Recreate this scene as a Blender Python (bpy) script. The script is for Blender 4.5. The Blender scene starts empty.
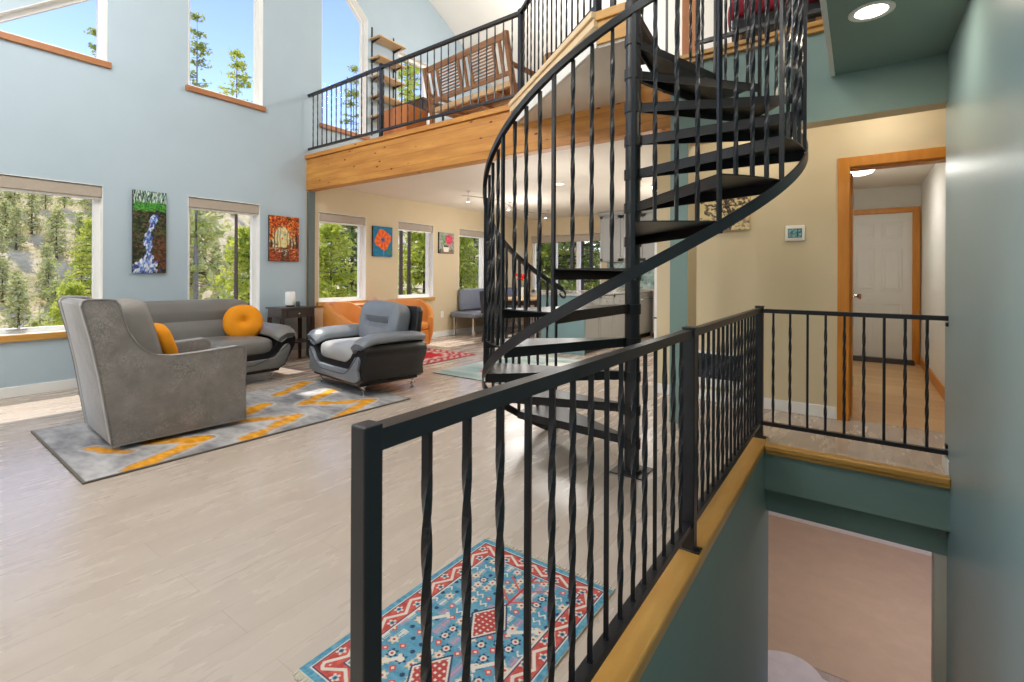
import bpy, bmesh, math, random
from mathutils import Vector, Matrix, noise
R = math.radians
S = bpy.context.scene
COL = S.collection
rnd = random.Random(7)

# ------------------------------------------------------------------ helpers
def lin(c):
    c = c / 255.0
    return c / 12.92 if c <= 0.04045 else ((c + 0.055) / 1.055) ** 2.4
def rgb(r, g, b):
    return (lin(r), lin(g), lin(b), 1.0)

class NT:
    def __init__(s, name):
        s.m = bpy.data.materials.new(name); s.m.use_nodes = True
        s.t = s.m.node_tree; s.b = s.t.nodes['Principled BSDF']
        s.out = s.t.nodes['Material Output']
    def n(s, typ, **kw):
        nd = s.t.nodes.new(typ)
        for k, v in kw.items():
            if k in nd.inputs.keys(): nd.inputs[k].default_value = v
            else: setattr(nd, k, v)
        return nd
    def l(s, a, b): s.t.links.new(a, b)
    def coord(s, kind='Object', scale=(1, 1, 1)):
        tc = s.n('ShaderNodeTexCoord'); mp = s.n('ShaderNodeMapping')
        mp.inputs['Scale'].default_value = scale
        s.l(tc.outputs[kind], mp.inputs['Vector']); return mp.outputs['Vector']
    def noise(s, vec, scale, detail=4, rough=0.55):
        nd = s.n('ShaderNodeTexNoise'); nd.inputs['Scale'].default_value = scale
        nd.inputs['Detail'].default_value = detail; nd.inputs['Roughness'].default_value = rough
        s.l(vec, nd.inputs['Vector']); return nd.outputs['Fac']
    def ramp(s, fac, stops):
        nd = s.n('ShaderNodeValToRGB'); cr = nd.color_ramp
        while len(cr.elements) < len(stops): cr.elements.new(0.5)
        for e, (p, c) in zip(cr.elements, stops): e.position = p; e.color = c
        s.l(fac, nd.inputs['Fac']); return nd.outputs['Color']
    def mix(s, fac, a, b, mode='MIX'):
        nd = s.n('ShaderNodeMixRGB', blend_type=mode)
        for k, v in (('Fac', fac), ('Color1', a), ('Color2', b)):
            if hasattr(v, 'is_linked') or hasattr(v, 'links'): s.l(v, nd.inputs[k])
            else: nd.inputs[k].default_value = v
        return nd.outputs['Color']
    def bump(s, fac, strength=0.2, dist=0.01):
        nd = s.n('ShaderNodeBump'); nd.inputs['Strength'].default_value = strength
        nd.inputs['Distance'].default_value = dist
        s.l(fac, nd.inputs['Height']); s.l(nd.outputs['Normal'], s.b.inputs['Normal'])
    def set(s, rough=0.5, metal=0.0, spec=0.5, coat=0.0):
        s.b.inputs['Roughness'].default_value = rough; s.b.inputs['Metallic'].default_value = metal
        s.b.inputs['Specular IOR Level'].default_value = spec; s.b.inputs['Coat Weight'].default_value = coat
        s.b.inputs['Coat Roughness'].default_value = 0.15

def mat_plain(name, c, rough=0.5, metal=0.0, var=0.08, scale=6.0, bump=0.0, bscale=60, spec=0.5, coat=0.0):
    t = NT(name); t.set(rough, metal, spec, coat); v = t.coord()
    f = t.noise(v, scale)
    lo = tuple(x * (1 - var) for x in c[:3]) + (1,); hi = tuple(min(1, x * (1 + var)) for x in c[:3]) + (1,)
    t.l(t.ramp(f, [(0.3, lo), (0.7, hi)]), t.b.inputs['Base Color'])
    if bump: t.bump(t.noise(v, bscale, 3), bump, 0.004)
    return t.m

def mat_wood(name, c1, c2, axis='x', scale=5.0, rough=0.4, knots=False, boards=0.0, coat=0.0):
    t = NT(name); t.set(rough, coat=coat)
    sc = {'x': (0.12, 1, 1), 'y': (1, 0.12, 1), 'z': (1, 1, 0.12)}[axis]
    v = t.coord('Object', sc)
    f = t.noise(v, scale * 3.2, 6, 0.6)
    col = t.ramp(f, [(0.25, c1), (0.55, tuple((a + b) / 2 for a, b in zip(c1, c2))), (0.8, c2)])
    if boards:
        vb = t.coord('Object', (0.0, 0.0, 1 / boards))
        w = t.n('ShaderNodeTexWave', bands_direction='Z', wave_profile='SAW'); w.inputs['Scale'].default_value = 0.314
        t.l(vb, w.inputs['Vector'])
        g = t.ramp(w.outputs['Fac'], [(0.0, (0.45, 0.36, 0.28, 1)), (0.06, (1, 1, 1, 1)), (1.0, (0.93, 0.9, 0.85, 1))])
        col = t.mix(0.8, col, g, 'MULTIPLY')
    if knots:
        kv = t.coord('Object', (1.0, 1.0, 2.2) if axis == 'x' else (1, 1, 1))
        vo = t.n('ShaderNodeTexVoronoi'); vo.inputs['Scale'].default_value = 5.2
        t.l(kv, vo.inputs['Vector'])
        k = t.ramp(vo.outputs['Distance'], [(0.0, (0.08, 0.03, 0.01, 1)), (0.08, (0.30, 0.15, 0.06, 1)), (0.15, (1, 1, 1, 1))])
        col = t.mix(1.0, col, k, 'MULTIPLY')
    t.l(col, t.b.inputs['Base Color'])
    t.bump(f, 0.06, 0.004)
    return t.m

def mat_vcol(name, rough=0.8, spec=0.3, bump=0.0):
    t = NT(name); t.set(rough, spec=spec)
    a = t.n('ShaderNodeVertexColor', layer_name='Col')
    t.l(a.outputs['Color'], t.b.inputs['Base Color'])
    if bump: t.bump(t.noise(t.coord(), 300, 2), bump, 0.004)
    return t.m

def mat_emit(name, c, strength):
    t = NT(name); t.b.inputs['Base Color'].default_value = c
    t.b.inputs['Emission Color'].default_value = c; t.b.inputs['Emission Strength'].default_value = strength
    return t.m

def mat_glass(name, tint=(1, 1, 1, 1)):
    t = NT(name); t.t.nodes.remove(t.b)
    tr = t.n('ShaderNodeBsdfTransparent'); tr.inputs['Color'].default_value = tint
    gl = t.n('ShaderNodeBsdfGlossy'); gl.inputs['Roughness'].default_value = 0.02
    lw = t.n('ShaderNodeLayerWeight'); lw.inputs['Blend'].default_value = 0.12
    mu = t.n('ShaderNodeMath', operation='MULTIPLY'); t.l(lw.outputs['Fresnel'], mu.inputs[0]); mu.inputs[1].default_value = 0.25
    mx = t.n('ShaderNodeMixShader'); t.l(mu.outputs[0], mx.inputs['Fac'])
    t.l(tr.outputs[0], mx.inputs[1]); t.l(gl.outputs[0], mx.inputs[2]); t.l(mx.outputs[0], t.out.inputs['Surface'])
    return t.m

# ------------------------------------------------------------------ mesh builder
class MB:
    def __init__(s): s.bm = bmesh.new()
    def add(s, tmp, M=None):
        if M is not None: bmesh.ops.transform(tmp, matrix=M, verts=tmp.verts)
        me = bpy.data.meshes.new('tmp'); tmp.to_mesh(me); tmp.free(); s.bm.from_mesh(me); bpy.data.meshes.remove(me); return s
    def box(s, x0, x1, y0, y1, z0, z1, bev=0.0, seg=2, M=None):
        t = bmesh.new(); bmesh.ops.create_cube(t, size=1)
        bmesh.ops.transform(t, matrix=Matrix.Translation(((x0 + x1) / 2, (y0 + y1) / 2, (z0 + z1) / 2)) @ Matrix.Diagonal((abs(x1 - x0), abs(y1 - y0), abs(z1 - z0), 1)), verts=t.verts)
        if bev: bmesh.ops.bevel(t, geom=list(t.edges), offset=bev, segments=seg, profile=0.5, affect='EDGES')
        return s.add(t, M)
    def rings(s, rings, cap=True, closed=True, loop=False, M=None):
        t = bmesh.new(); vs = [[t.verts.new(p) for p in r] for r in rings]; n = len(rings[0])
        pairs = list(zip(vs, vs[1:])) + ([(vs[-1], vs[0])] if loop else [])
        for a, b in pairs:
            for i in range(n if closed else n - 1):
                j = (i + 1) % n
                try: t.faces.new((a[i], a[j], b[j], b[i]))
                except ValueError: pass
        if cap and not loop and closed:
            for r in (vs[0], vs[-1]):
                try: t.faces.new(r)
                except ValueError: pass
        bmesh.ops.recalc_face_normals(t, faces=t.faces)
        return s.add(t, M)
    def prism(s, poly, axis, a, b, bev=0.0, seg=2, M=None):
        # poly: 2-D points; axis 'x': (y,z) ; 'y': (x,z) ; 'z': (x,y)
        def P(p, c): return {'x': (c, p[0], p[1]), 'y': (p[0], c, p[1]), 'z': (p[0], p[1], c)}[axis]
        t = bmesh.new(); va = [t.verts.new(P(p, a)) for p in poly]; vb = [t.verts.new(P(p, b)) for p in poly]; n = len(poly)
        t.faces.new(va); t.faces.new(vb)
        for i in range(n): t.faces.new((va[i], va[(i + 1) % n], vb[(i + 1) % n], vb[i]))
        bmesh.ops.recalc_face_normals(t, faces=t.faces)
        if bev:
            ed = [e for e in t.edges if e.calc_face_angle(0) > 0.5]
            bmesh.ops.bevel(t, geom=ed, offset=bev, segments=seg, profile=0.5, affect='EDGES')
        return s.add(t, M)
    def sweep(s, pts, prof, up=Vector((0, 0, 1)), cap=True, loop=False, M=None, scales=None):
        pts = [Vector(p) for p in pts]; rs = []; n = len(pts)
        for i, p in enumerate(pts):
            if loop: d = pts[(i + 1) % n] - pts[i - 1]
            else: d = pts[min(i + 1, n - 1)] - pts[max(i - 1, 0)]
            d.normalize(); sd = d.cross(up)
            if sd.length < 1e-4: sd = d.cross(Vector((1, 0, 0)))
            sd.normalize(); u = sd.cross(d); k = scales[i] if scales else 1
            rs.append([p + sd * (a * k) + u * (b * k) for a, b in prof])
        return s.rings(rs, cap, True, loop, M)
    def tube(s, pts, r, seg=8, scales=None, loop=False, M=None):
        return s.sweep(pts, [(r * math.cos(2 * math.pi * i / seg), r * math.sin(2 * math.pi * i / seg)) for i in range(seg)], scales=scales, loop=loop, M=M)
    def lathe(s, prof, seg=24, at=(0, 0, 0), M=None):
        rs = [[(at[0] + r * math.cos(2 * math.pi * i / seg), at[1] + r * math.sin(2 * math.pi * i / seg), at[2] + z) for i in range(seg)] for r, z in prof]
        return s.rings(rs, True, True, False, M)
    def puff(s, c, h, e1=0.5, e2=0.5, nu=28, nv=16, M=None, f=None):
        def sp(v, e): return math.copysign(abs(v) ** e, v)
        rs = []
        for i in range(nv + 1):
            ph = -math.pi / 2 + math.pi * i / nv; r = []
            ph = max(-math.pi / 2 + 0.02, min(math.pi / 2 - 0.02, ph))
            for j in range(nu):
                th = 2 * math.pi * j / nu
                p = Vector((h[0] * sp(math.cos(ph), e1) * sp(math.cos(th), e2), h[1] * sp(math.cos(ph), e1) * sp(math.sin(th), e2), h[2] * sp(math.sin(ph), e1)))
                if f: p = f(p)
                r.append(p + Vector(c))
            rs.append(r)
        return s.rings(rs, True, True, False, M)
    def build(s, name, mat, parent=None, smooth=False, loc=None):
        me = bpy.data.meshes.new(name); s.bm.normal_update(); s.bm.to_mesh(me); s.bm.free()
        if smooth:
            for p in me.polygons: p.use_smooth = True
            try: me.set_sharp_from_angle(angle=R(smooth if smooth is not True else 40))
            except Exception: pass
        o = bpy.data.objects.new(name, me); COL.objects.link(o)
        if mat: me.materials.append(mat)
        if parent: o.parent = parent
        if loc is not None: o.location = loc
        return o

def obj_from_mesh(name, me, parent=None, loc=(0, 0, 0), rz=0.0, sc=None):
    o = bpy.data.objects.new(name, me); COL.objects.link(o)
    if parent: o.parent = parent
    o.location = loc; o.rotation_euler = (0, 0, rz)
    if sc: o.scale = sc
    return o
def tag(o, label, cat, group=None, kind=None):
    o['label'] = label; o['category'] = cat
    if group: o['group'] = group
    if kind: o['kind'] = kind
    return o
def thing(name, label, cat, loc=(0, 0, 0), rz=0.0, group=None):
    o = bpy.data.objects.new(name, None); COL.objects.link(o); o.empty_display_size = 0.1
    o.location = loc; o.rotation_euler = (0, 0, rz)
    return tag(o, label, cat, group)
def structure(o):
    o['kind'] = 'structure'; return o
def copy_tree(o, parent=None):
    c = o.copy(); COL.objects.link(c)
    if parent: c.parent = parent
    for ch in list(o.children): copy_tree(ch, c)
    return c
def painted_grid(name, w, h, nx, ny, colf, mat, parent=None, axis='z', off=0.0):
    """flat grid w x h centred on the origin, coloured by colf(u, v) (linear rgb)"""
    vs = []; fs = []; cs = []
    for j in range(ny + 1):
        for i in range(nx + 1):
            a = (i / nx - 0.5) * w; b = (j / ny - 0.5) * h
            vs.append((a, b, off) if axis == 'z' else ((off, a, b) if axis == 'x' else (a, off, b)))
            cs.append(colf(i / nx, j / ny))
    for j in range(ny):
        for i in range(nx):
            k = j * (nx + 1) + i
            f = (k, k + 1, k + nx + 2, k + nx + 1)
            fs.append(f if axis in 'zx' else f[::-1])
    me = bpy.data.meshes.new(name); me.from_pydata(vs, [], fs)
    at = me.color_attributes.new('Col', 'FLOAT_COLOR', 'POINT')
    for i, c in enumerate(cs): at.data[i].color = (c[0], c[1], c[2], 1)
    me.materials.append(mat)
    if axis == 'y':
        me.flip_normals()
    o = bpy.data.objects.new(name, me); COL.objects.link(o)
    if parent: o.parent = parent
    return o
def fbm(x, y, z=0.0, o=4):
    return noise.fractal(Vector((x, y, z)), 1.0, 2.0, o)
def lerp(a, b, t):
    t = max(0, min(1, t)); return tuple(p + (q - p) * t for p, q in zip(a, b))

# ------------------------------------------------------------------ materials
W_BLUE = mat_plain('blue_paint', rgb(176, 193, 204), 0.7, var=0.02, scale=2, bump=0.05, bscale=180)
W_TAN = mat_plain('tan_paint', rgb(212, 195, 162), 0.7, var=0.02, scale=2, bump=0.05, bscale=180)
W_CREAM = mat_plain('cream_paint', rgb(216, 202, 170), 0.7, var=0.02, scale=2, bump=0.05, bscale=180)
W_TEAL = mat_plain('teal_paint', rgb(146, 173, 180), 0.34, var=0.04, scale=1.2, bump=0.2, bscale=70, spec=0.4)
W_TEALD = mat_plain('deep_teal_paint', rgb(126, 151, 145), 0.55, var=0.03, scale=2, bump=0.05, bscale=150)
W_WHITE = mat_plain('white_paint', rgb(232, 231, 226), 0.7, var=0.02, scale=2, bump=0.04, bscale=150)
W_OFF = mat_plain('off_white_paint', rgb(226, 218, 206), 0.7, var=0.02, scale=2)
TRIMW = mat_plain('white_trim_paint', rgb(240, 240, 238), 0.45, var=0.01)
BLACK = mat_plain('black_satin_steel', rgb(24, 25, 30), 0.36, 0.0, var=0.15, scale=20, spec=0.55)
TREAD = mat_plain('black_painted_tread', rgb(28, 28, 31), 0.38, 0.0, var=0.12, scale=14, spec=0.45)
CHROME = mat_plain('chrome', rgb(225, 225, 228), 0.12, 1.0, var=0.02)
STEEL = mat_plain('brushed_steel', rgb(186, 184, 180), 0.38, 0.45, var=0.05, scale=20)
GLASS = mat_glass('window_glass')
BEAMW = mat_wood('knotty_pine_beam', rgb(176, 110, 40), rgb(226, 166, 80), 'x', 4, 0.45, knots=True, boards=0.145)
OAK = mat_wood('honey_oak', rgb(184, 132, 58), rgb(212, 164, 88), 'y', 6, 0.35)
OAKX = mat_wood('honey_oak_crosswise', rgb(184, 132, 58), rgb(212, 164, 88), 'x', 6, 0.35)
CASING = mat_wood('orange_oak_casing', rgb(188, 118, 36), rgb(218, 148, 56), 'z', 6, 0.4)
SILL = mat_wood('sill_wood', rgb(160, 104, 66), rgb(188, 132, 90), 'y', 6, 0.4)
WALNUT = mat_wood('brown_bench_wood', rgb(132, 88, 54), rgb(178, 130, 88), 'x', 7, 0.5)
PALEW = mat_wood('pale_shelf_wood', rgb(196, 160, 116), rgb(222, 190, 148), 'y', 6, 0.5)
DARKW = mat_wood('espresso_wood', rgb(34, 24, 22), rgb(56, 42, 38), 'y', 6, 0.35)
ORANGEW = mat_wood('orange_pine', rgb(186, 108, 48), rgb(212, 138, 72), 'z', 6, 0.45)

def mat_floor(name, base, dark, light, pw=0.18, pl=1.25, rough=0.25, swap=True):
    t = NT(name); t.set(rough, spec=0.5)
    tc = t.n('ShaderNodeTexCoord'); sp = t.n('ShaderNodeSeparateXYZ'); cb = t.n('ShaderNodeCombineXYZ')
    t.l(tc.outputs['Object'], sp.inputs[0])
    t.l(sp.outputs['Y' if swap else 'X'], cb.inputs['X']); t.l(sp.outputs['X' if swap else 'Y'], cb.inputs['Y'])
    br = t.n('ShaderNodeTexBrick'); br.offset = 0.37; br.inputs['Scale'].default_value = 1.0
    br.inputs['Brick Width'].default_value = pl; br.inputs['Row Height'].default_value = pw
    br.inputs['Mortar Size'].default_value = 0.0012; br.inputs['Mortar Smooth'].default_value = 0.2
    br.inputs['Color1'].default_value = base; br.inputs['Color2'].default_value = light; br.inputs['Mortar'].default_value = dark
    t.l(cb.outputs[0], br.inputs['Vector'])
    mp = t.n('ShaderNodeMapping'); mp.inputs['Scale'].default_value = (1.0, 5.0, 1.0); t.l(cb.outputs[0], mp.inputs['Vector'])
    f = t.noise(mp.outputs[0], 1.6, 5, 0.55)
    g = t.ramp(f, [(0.25, (0.90, 0.88, 0.86, 1)), (0.5, (0.985, 0.98, 0.975, 1)), (0.75, (1.02, 1.02, 1.02, 1))])
    col = t.mix(0.85, br.outputs['Color'], g, 'MULTIPLY')
    t.l(col, t.b.inputs['Base Color'])
    rr = t.n('ShaderNodeMapRange'); rr.inputs['To Min'].default_value = rough - 0.06; rr.inputs['To Max'].default_value = rough + 0.1
    t.l(f, rr.inputs['Value']); t.l(rr.outputs[0], t.b.inputs['Roughness'])
    return t.m
LAMINATE = mat_floor('pale_oak_laminate', rgb(190, 175, 162), rgb(172, 158, 145), rgb(194, 180, 167))
HALLW = mat_floor('golden_oak_floor', rgb(196, 158, 108), rgb(160, 120, 72), rgb(210, 174, 124), pw=0.08, pl=0.9, rough=0.35, swap=False)
CARPET = mat_plain('beige_carpet', rgb(208, 182, 152), 0.95, var=0.05, scale=5, bump=0.3, bscale=250)
# ================================================================== SETTING
XW, YB, YF = -6.5, -3.5, 9.7           # window wall, wall behind the camera, far wall
XR = 0.43                              # teal wall on the right
ZC, ZL, YBEAM = 2.50, 2.885, 3.96      # ceiling under the loft, loft floor, loft edge
RY, RZ, RS, LS = 3.2, 7.86, 0.50, 0.90 # roof ridge and slopes
def roof_z(y): return RZ - (RS * (y - RY) if y > RY else LS * (RY - y))

def wall_holes(name, mat, axis, c0, c1, a0, a1, z0, z1, holes):
    """wall slab between c0 and c1 on its normal axis, a0..a1 along, with rectangular holes (a0,a1,z0,z1)"""
    m = MB()
    A = sorted({a0, a1, *[min(max(h[i], a0), a1) for h in holes for i in (0, 1)]})
    for i in range(len(A) - 1):
        p, q = A[i], A[i + 1]
        hs = sorted([h for h in holes if h[0] < q - 1e-6 and h[1] > p + 1e-6], key=lambda h: h[2])
        z = z0
        spans = []
        for h in hs:
            if h[2] > z: spans.append((z, min(h[2], z1)))
            z = max(z, h[3])
        if z < z1: spans.append((z, z1))
        for s0, s1 in spans:
            if s1 - s0 < 1e-5: continue
            if axis == 'x': m.box(c0, c1, p, q, s0, s1)
            else: m.box(p, q, c0, c1, s0, s1)
    return structure(m.build(name, mat))

# windows of the window wall: y0, y1, z0, z1
LOW = [(-0.40, 1.65, 0.585, 2.10), (2.447, 3.30, 0.585, 2.10), (4.165, 5.01, 0.76, 2.10), (5.68, 6.535, 0.76, 2.10), (7.255, 8.11, 0.76, 2.10)]
UP = [(0.63, 1.68, 3.41, 4.30), (2.443, 3.33, 3.41, 6.1), (4.20, 5.03, 3.41, 5.70), (5.66, 6.42, 3.41, 5.06)]
FILLW = (-3.2, -0.9, 0.585, 2.10)  # out-of-view window, added to let in more daylight
wt = 0.17
wall_holes('wall_left', W_BLUE, 'x', XW - wt, XW, YB - 0.2, YBEAM + 0.0, -0.3, 8.1, [LOW[0], LOW[1], UP[0], UP[1], FILLW])
o = wall_holes('wall_left_loft', W_BLUE, 'x', XW - wt, XW, YBEAM, YF + 0.2, 2.66, 7.9, [UP[2], UP[3]])
o = wall_holes('wall_left_dining', W_TAN, 'x', XW - wt, XW, YBEAM, YF + 0.2, -0.3, 2.66, LOW[2:])
# slanted window heads (the openings follow a raked line)
m = MB(); m.prism([(0.63, 3.41), (0.63, 4.30), (1.68, 4.30), (1.68, 4.224), (0.655, 3.41)], 'x', XW - wt, XW)
structure(m.build('wall_left_raked', W_BLUE))
m = MB(); m.prism([(4.62, 5.70), (5.03, 5.70), (5.03, 5.30)], 'x', XW - wt, XW)
structure(m.build('wall_left_clipped', W_BLUE))

def window(idx, w, sill=True, blind=True, raked=None, deep=0.09, sillmat=SILL, lever=None):
    y0, y1, z0, z1 = w
    root = bpy.data.objects.new('window_%d' % idx, None); COL.objects.link(root); structure(root)
    root.location = (XW, (y0 + y1) / 2, z0)
    def B(m, name, mat, par=root, smooth=False):
        o = m.build(name, mat, par, smooth); return o
    T = Matrix.Translation((-XW, -(y0 + y1) / 2, -z0))
    xf0, xf1 = XW - 0.15, XW - deep
    out = raked or [(y0, z0), (y1, z0), (y1, z1), (y0, z1)]
    f = 0.055
    cx = sum(p[0] for p in out) / len(out); cz = sum(p[1] for p in out) / len(out)
    # frame: the outline minus an inset outline
    n = len(out); inner = []
    for i in range(n):
        p0, p, p1 = Vector(out[i - 1]), Vector(out[i]), Vector(out[(i + 1) % n])
        d0 = (p - p0).normalized(); d1 = (p1 - p).normalized()
        n0 = Vector((-d0.y, d0.x)); n1 = Vector((-d1.y, d1.x)); b = (n0 + n1).normalized()
        inner.append(tuple(p + b * (f / max(0.3, b.dot(n0)))))
    m = MB()
    for i in range(n):
        j = (i + 1) % n
        m.prism([out[i], out[j], inner[j], inner[i]], 'x', xf0, xf1, M=T)
    B(m, 'frame', TRIMW)
    m = MB(); m.prism(inner, 'x', xf0 + 0.02, xf0 + 0.026, M=T); B(m, 'pane', GLASS)
    m = MB()   # white reveal lining
    for i in range(n):
        j = (i + 1) % n
        a, b2 = Vector(out[i]), Vector(out[j]); d = (b2 - a).normalized(); nn = Vector((-d.y, d.x)) * 0.006
        m.prism([tuple(a), tuple(b2), tuple(b2 + nn), tuple(a + nn)], 'x', xf1, XW + 0.004, M=T)
    B(m, 'reveal', TRIMW)
    if sill:
        m = MB(); m.box(XW - deep - 0.0, XW + 0.035, y0 - 0.03, y1 + 0.03, z0 - 0.06, z0 + 0.004, 0.006, M=T); B(m, 'sill', sillmat)
    if blind:
        m = MB(); m.box(XW - 0.085, XW - 0.012, y0 + 0.008, y1 - 0.008, z1 - 0.125, z1 - 0.012, 0.006, M=T)
        B(m, 'blind_cassette', mat_blind)
        m = MB(); m.box(XW - 0.06, XW - 0.04, y0 + 0.012, y1 - 0.012, z1 - 0.15, z1 - 0.125, 0.005, M=T); B(m, 'hem_bar', TRIMW)
    if lever is not None:
        m = MB(); m.box(XW - deep, XW - deep + 0.03, lever - 0.07, lever + 0.07, z0 + 0.035, z0 + 0.055, 0.004, M=T)
        m.tube([(XW - deep + 0.02, lever, z0 + 0.05), (XW - deep + 0.04, lever + 0.03, z0 + 0.08), (XW - deep + 0.05, lever + 0.06, z0 + 0.12)], 0.008, M=T)
        B(m, 'crank_handle', STEEL)
    return root
mat_blind = mat_plain('blind_fabric', rgb(176, 164, 150), 0.8, var=0.03, scale=30)
window(1, LOW[0], lever=1.02, sillmat=OAK)
window(2, LOW[1]); window(3, LOW[2], sillmat=OAK); window(4, LOW[3], sillmat=OAK); window(5, LOW[4], sillmat=OAK)
window(6, UP[0], blind=False, raked=[(0.655, 3.41), (1.68, 3.41), (1.68, 4.224)])
window(7, UP[1], blind=False)
window(8, UP[2], blind=False, raked=[(4.20, 3.41), (5.03, 3.41), (5.03, 5.30), (4.62, 5.70), (4.20, 5.70)])
window(9, UP[3], blind=False)
window(10, FILLW)  # the added, unseen daylight window

# far wall with its three-light window
FW = (-6.38, -4.56, 0.76, 2.10)
wall_holes('wall_far', W_TAN, 'y', YF, YF + wt, XW - wt, 1.4, -0.3, 2.66, [FW])
wall_holes('wall_far_loft', W_WHITE, 'y', YF, YF + wt, XW - wt, 1.4, 2.66, 5.4, [])
root = structure(bpy.data.objects.new('window_11', None)); COL.objects.link(root); root.location = (FW[0], YF, FW[2])
T = Matrix.Translation((-FW[0], -YF, -FW[2]))
m = MB()
xs = [FW[0], FW[0] + 0.62, FW[0] + 1.22, FW[1]]
for i, x in enumerate(xs):
    w_ = 0.06 if i in (0, 3) else 0.08
    a = x if i == 0 else (x - w_ if i == 3 else x - w_ / 2)
    m.box(a, a + w_, YF + 0.06, YF + 0.13, FW[2], FW[3], M=T)
m.box(FW[0], FW[1], YF + 0.06, YF + 0.13, FW[2], FW[2] + 0.07, M=T); m.box(FW[0], FW[1], YF + 0.06, YF + 0.13, FW[3] - 0.06, FW[3], M=T)
m.build('frame', TRIMW, root)
for a, b in zip(xs, xs[1:]):
    m = MB(); m.box(a + 0.04, b - 0.04, YF + 0.1, YF + 0.106, FW[2] + 0.06, FW[3] - 0.06, M=T); m.build('pane', GLASS, root)
m = MB(); m.box(FW[0] + 0.01, FW[1] - 0.01, YF + 0.01, YF + 0.07, FW[3] - 0.16, FW[3] - 0.01, 0.006, M=T); m.build('blind_cassette', mat_blind, root)
m = MB(); m.box(FW[0] - 0.03, FW[1] + 0.03, YF - 0.03, YF + 0.06, FW[2] - 0.05, FW[2], 0.005, M=T); m.build('sill', TRIMW, root)

# floors (with the stairwell opening cut out)
SX0, SX1, SY0, SY1 = -0.535, XR, 0.38, 3.75
m = MB()
m.box(XW - 0.1, SX0 - 0.10, YB - 0.1, YF + 0.1, -0.12, 0)
m.box(SX0 - 0.10, XR + 0.1, YB - 0.1, SY0, -0.12, 0)
m.box(SX0 - 0.10, 1.35, SY1 + 0.03, 4.86, -0.12, 0)
m.box(SX0 - 0.10, -0.2, 4.86, YF + 0.1, -0.12, 0)
structure(m.build('floor', LAMINATE))
m = MB(); m.box(-0.2, 1.35, 4.86, 9.2, -0.12, 0.001); structure(m.build('floor_hall', HALLW))
# wooden stairwell edges
m = MB(); m.box(-0.645, -0.525, SY0, 3.93, -0.035, 0.02, 0.012, 3); structure(m.build('trim_1', OAK))
m = MB(); m.box(-0.524, XR, SY1 - 0.045, SY1 + 0.035, -0.02, 0.02, 0.010, 3); m.box(-0.52, XR, SY1 - 0.03, SY1 + 0.03, -0.045, -0.02, 0.006); structure(m.build('trim_2', OAKX))
# stairwell walls
m = MB(); m.box(-0.63, -0.53, SY0, 3.95, -2.75, -0.035); structure(m.build('wall_stairwell_left', W_TEALD))
m = MB(); m.box(-0.53, XR, SY1, SY1 + 0.1, -0.30, -0.04); m.box(-0.63, XR + 0.02, SY1 + 0.10, SY1 + 0.25, -0.485, -0.12)
structure(m.build('wall_stairwell_far', W_TEALD))
m = MB(); m.box(SX0 - 0.1, XR, SY0 - 0.1, SY0, -2.75, -0.12); structure(m.build('wall_stairwell_near', W_TEALD))
m = MB()
for k in range(1, 13):
    m.box(-0.53, XR, SY0 + 0.25 * (k - 1), SY0 + 0.25 * k + 0.02, -0.205 * k - 0.2, -0.205 * k)
structure(m.build('floor_stairs', CARPET))
# basement
m = MB(); m.box(-3.0, 3.0, 5.66, 9.2, -2.85, -2.70); structure(m.build('floor_basement', CARPET))
m = MB(); m.box(-3.0, 3.0, 3.3, 5.66, -2.85, -2.705); structure(m.build('floor_basement_landing', LAMINATE))
m = MB(); m.box(-3.0, 3.0, 8.88, 9.0, -2.7, -0.13); m.box(0.372, XR + 0.01, 3.86, 3.98, -2.7, -0.485); m.box(-3.1, -3.0, 3.9, 9.2, -2.7, -0.13); m.box(3.0, 3.1, 3.9, 9.2, -2.7, -0.13)
m.box(-3.0, -0.62, 3.84, 3.95, -2.7, -0.13); m.box(XR, 3.0, 3.88, 3.98, -2.7, -0.13)
structure(m.build('wall_basement', W_OFF))
m = MB(); m.box(-3.0, 3.0, 8.86, 8.88, -2.7, -2.56, 0.004); structure(m.build('baseboard_basement', TRIMW))

# right teal wall, wall behind the camera, boundary walls of the hall
m = MB(); m.box(XR, XR + 0.12, YB, 3.98, -2.75, 7.6); structure(m.build('wall_right', W_TEAL))
m = MB(); m.box(XR + 0.12, 1.4, 3.9, 3.98, 0, ZL); m.box(1.3, 1.4, 3.9, YF, 0, 6.0); structure(m.build('wall_hall_side', W_CREAM))
m = MB(); m.box(XW - wt, XR + 0.12, YB - 0.17, YB, -0.3, 4.0); structure(m.build('wall_back', W_BLUE))
# yellow wall with the cased opening to the hall
m = MB(); m.box(-1.65, -0.065, 4.8, 4.92, 0, ZC); m.box(-0.065, 0.80, 4.8, 4.92, 2.06, ZC); m.box(0.80, 1.35, 4.8, 4.92, 0, ZC)
m.box(-1.65, -1.53, 4.92, YF, 0, ZC); structure(m.build('wall_middle', W_CREAM))
# post where the beam lands: teal face, tan returns
m = MB(); m.box(-1.235, -1.095, 3.9, 4.15, 0, 2.23); o = structure(m.build('wall_post', W_TEALD)); o.data.materials.append(W_TAN)
for p in o.data.polygons:
    if abs(p.normal.y) < 0.5 or p.normal.y > 0.5: p.material_index = 1
m = MB(); m.box(-1.235, 1.4, 3.9, 4.055, 2.23, 2.83); o = structure(m.build('wall_header', W_TEALD)); o.data.materials.append(W_CREAM)
for p in o.data.polygons:
    if p.normal.z < -0.5 or p.normal.y > 0.5: p.material_index = 1
# pilaster at the window wall under the beam
m = MB(); m.box(XW, XW + 0.055, 3.975, 4.07, 0, 2.37); structure(m.build('trim_3', mat_plain('slate_paint', rgb(96, 106, 104), 0.6, var=0.03)))
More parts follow.
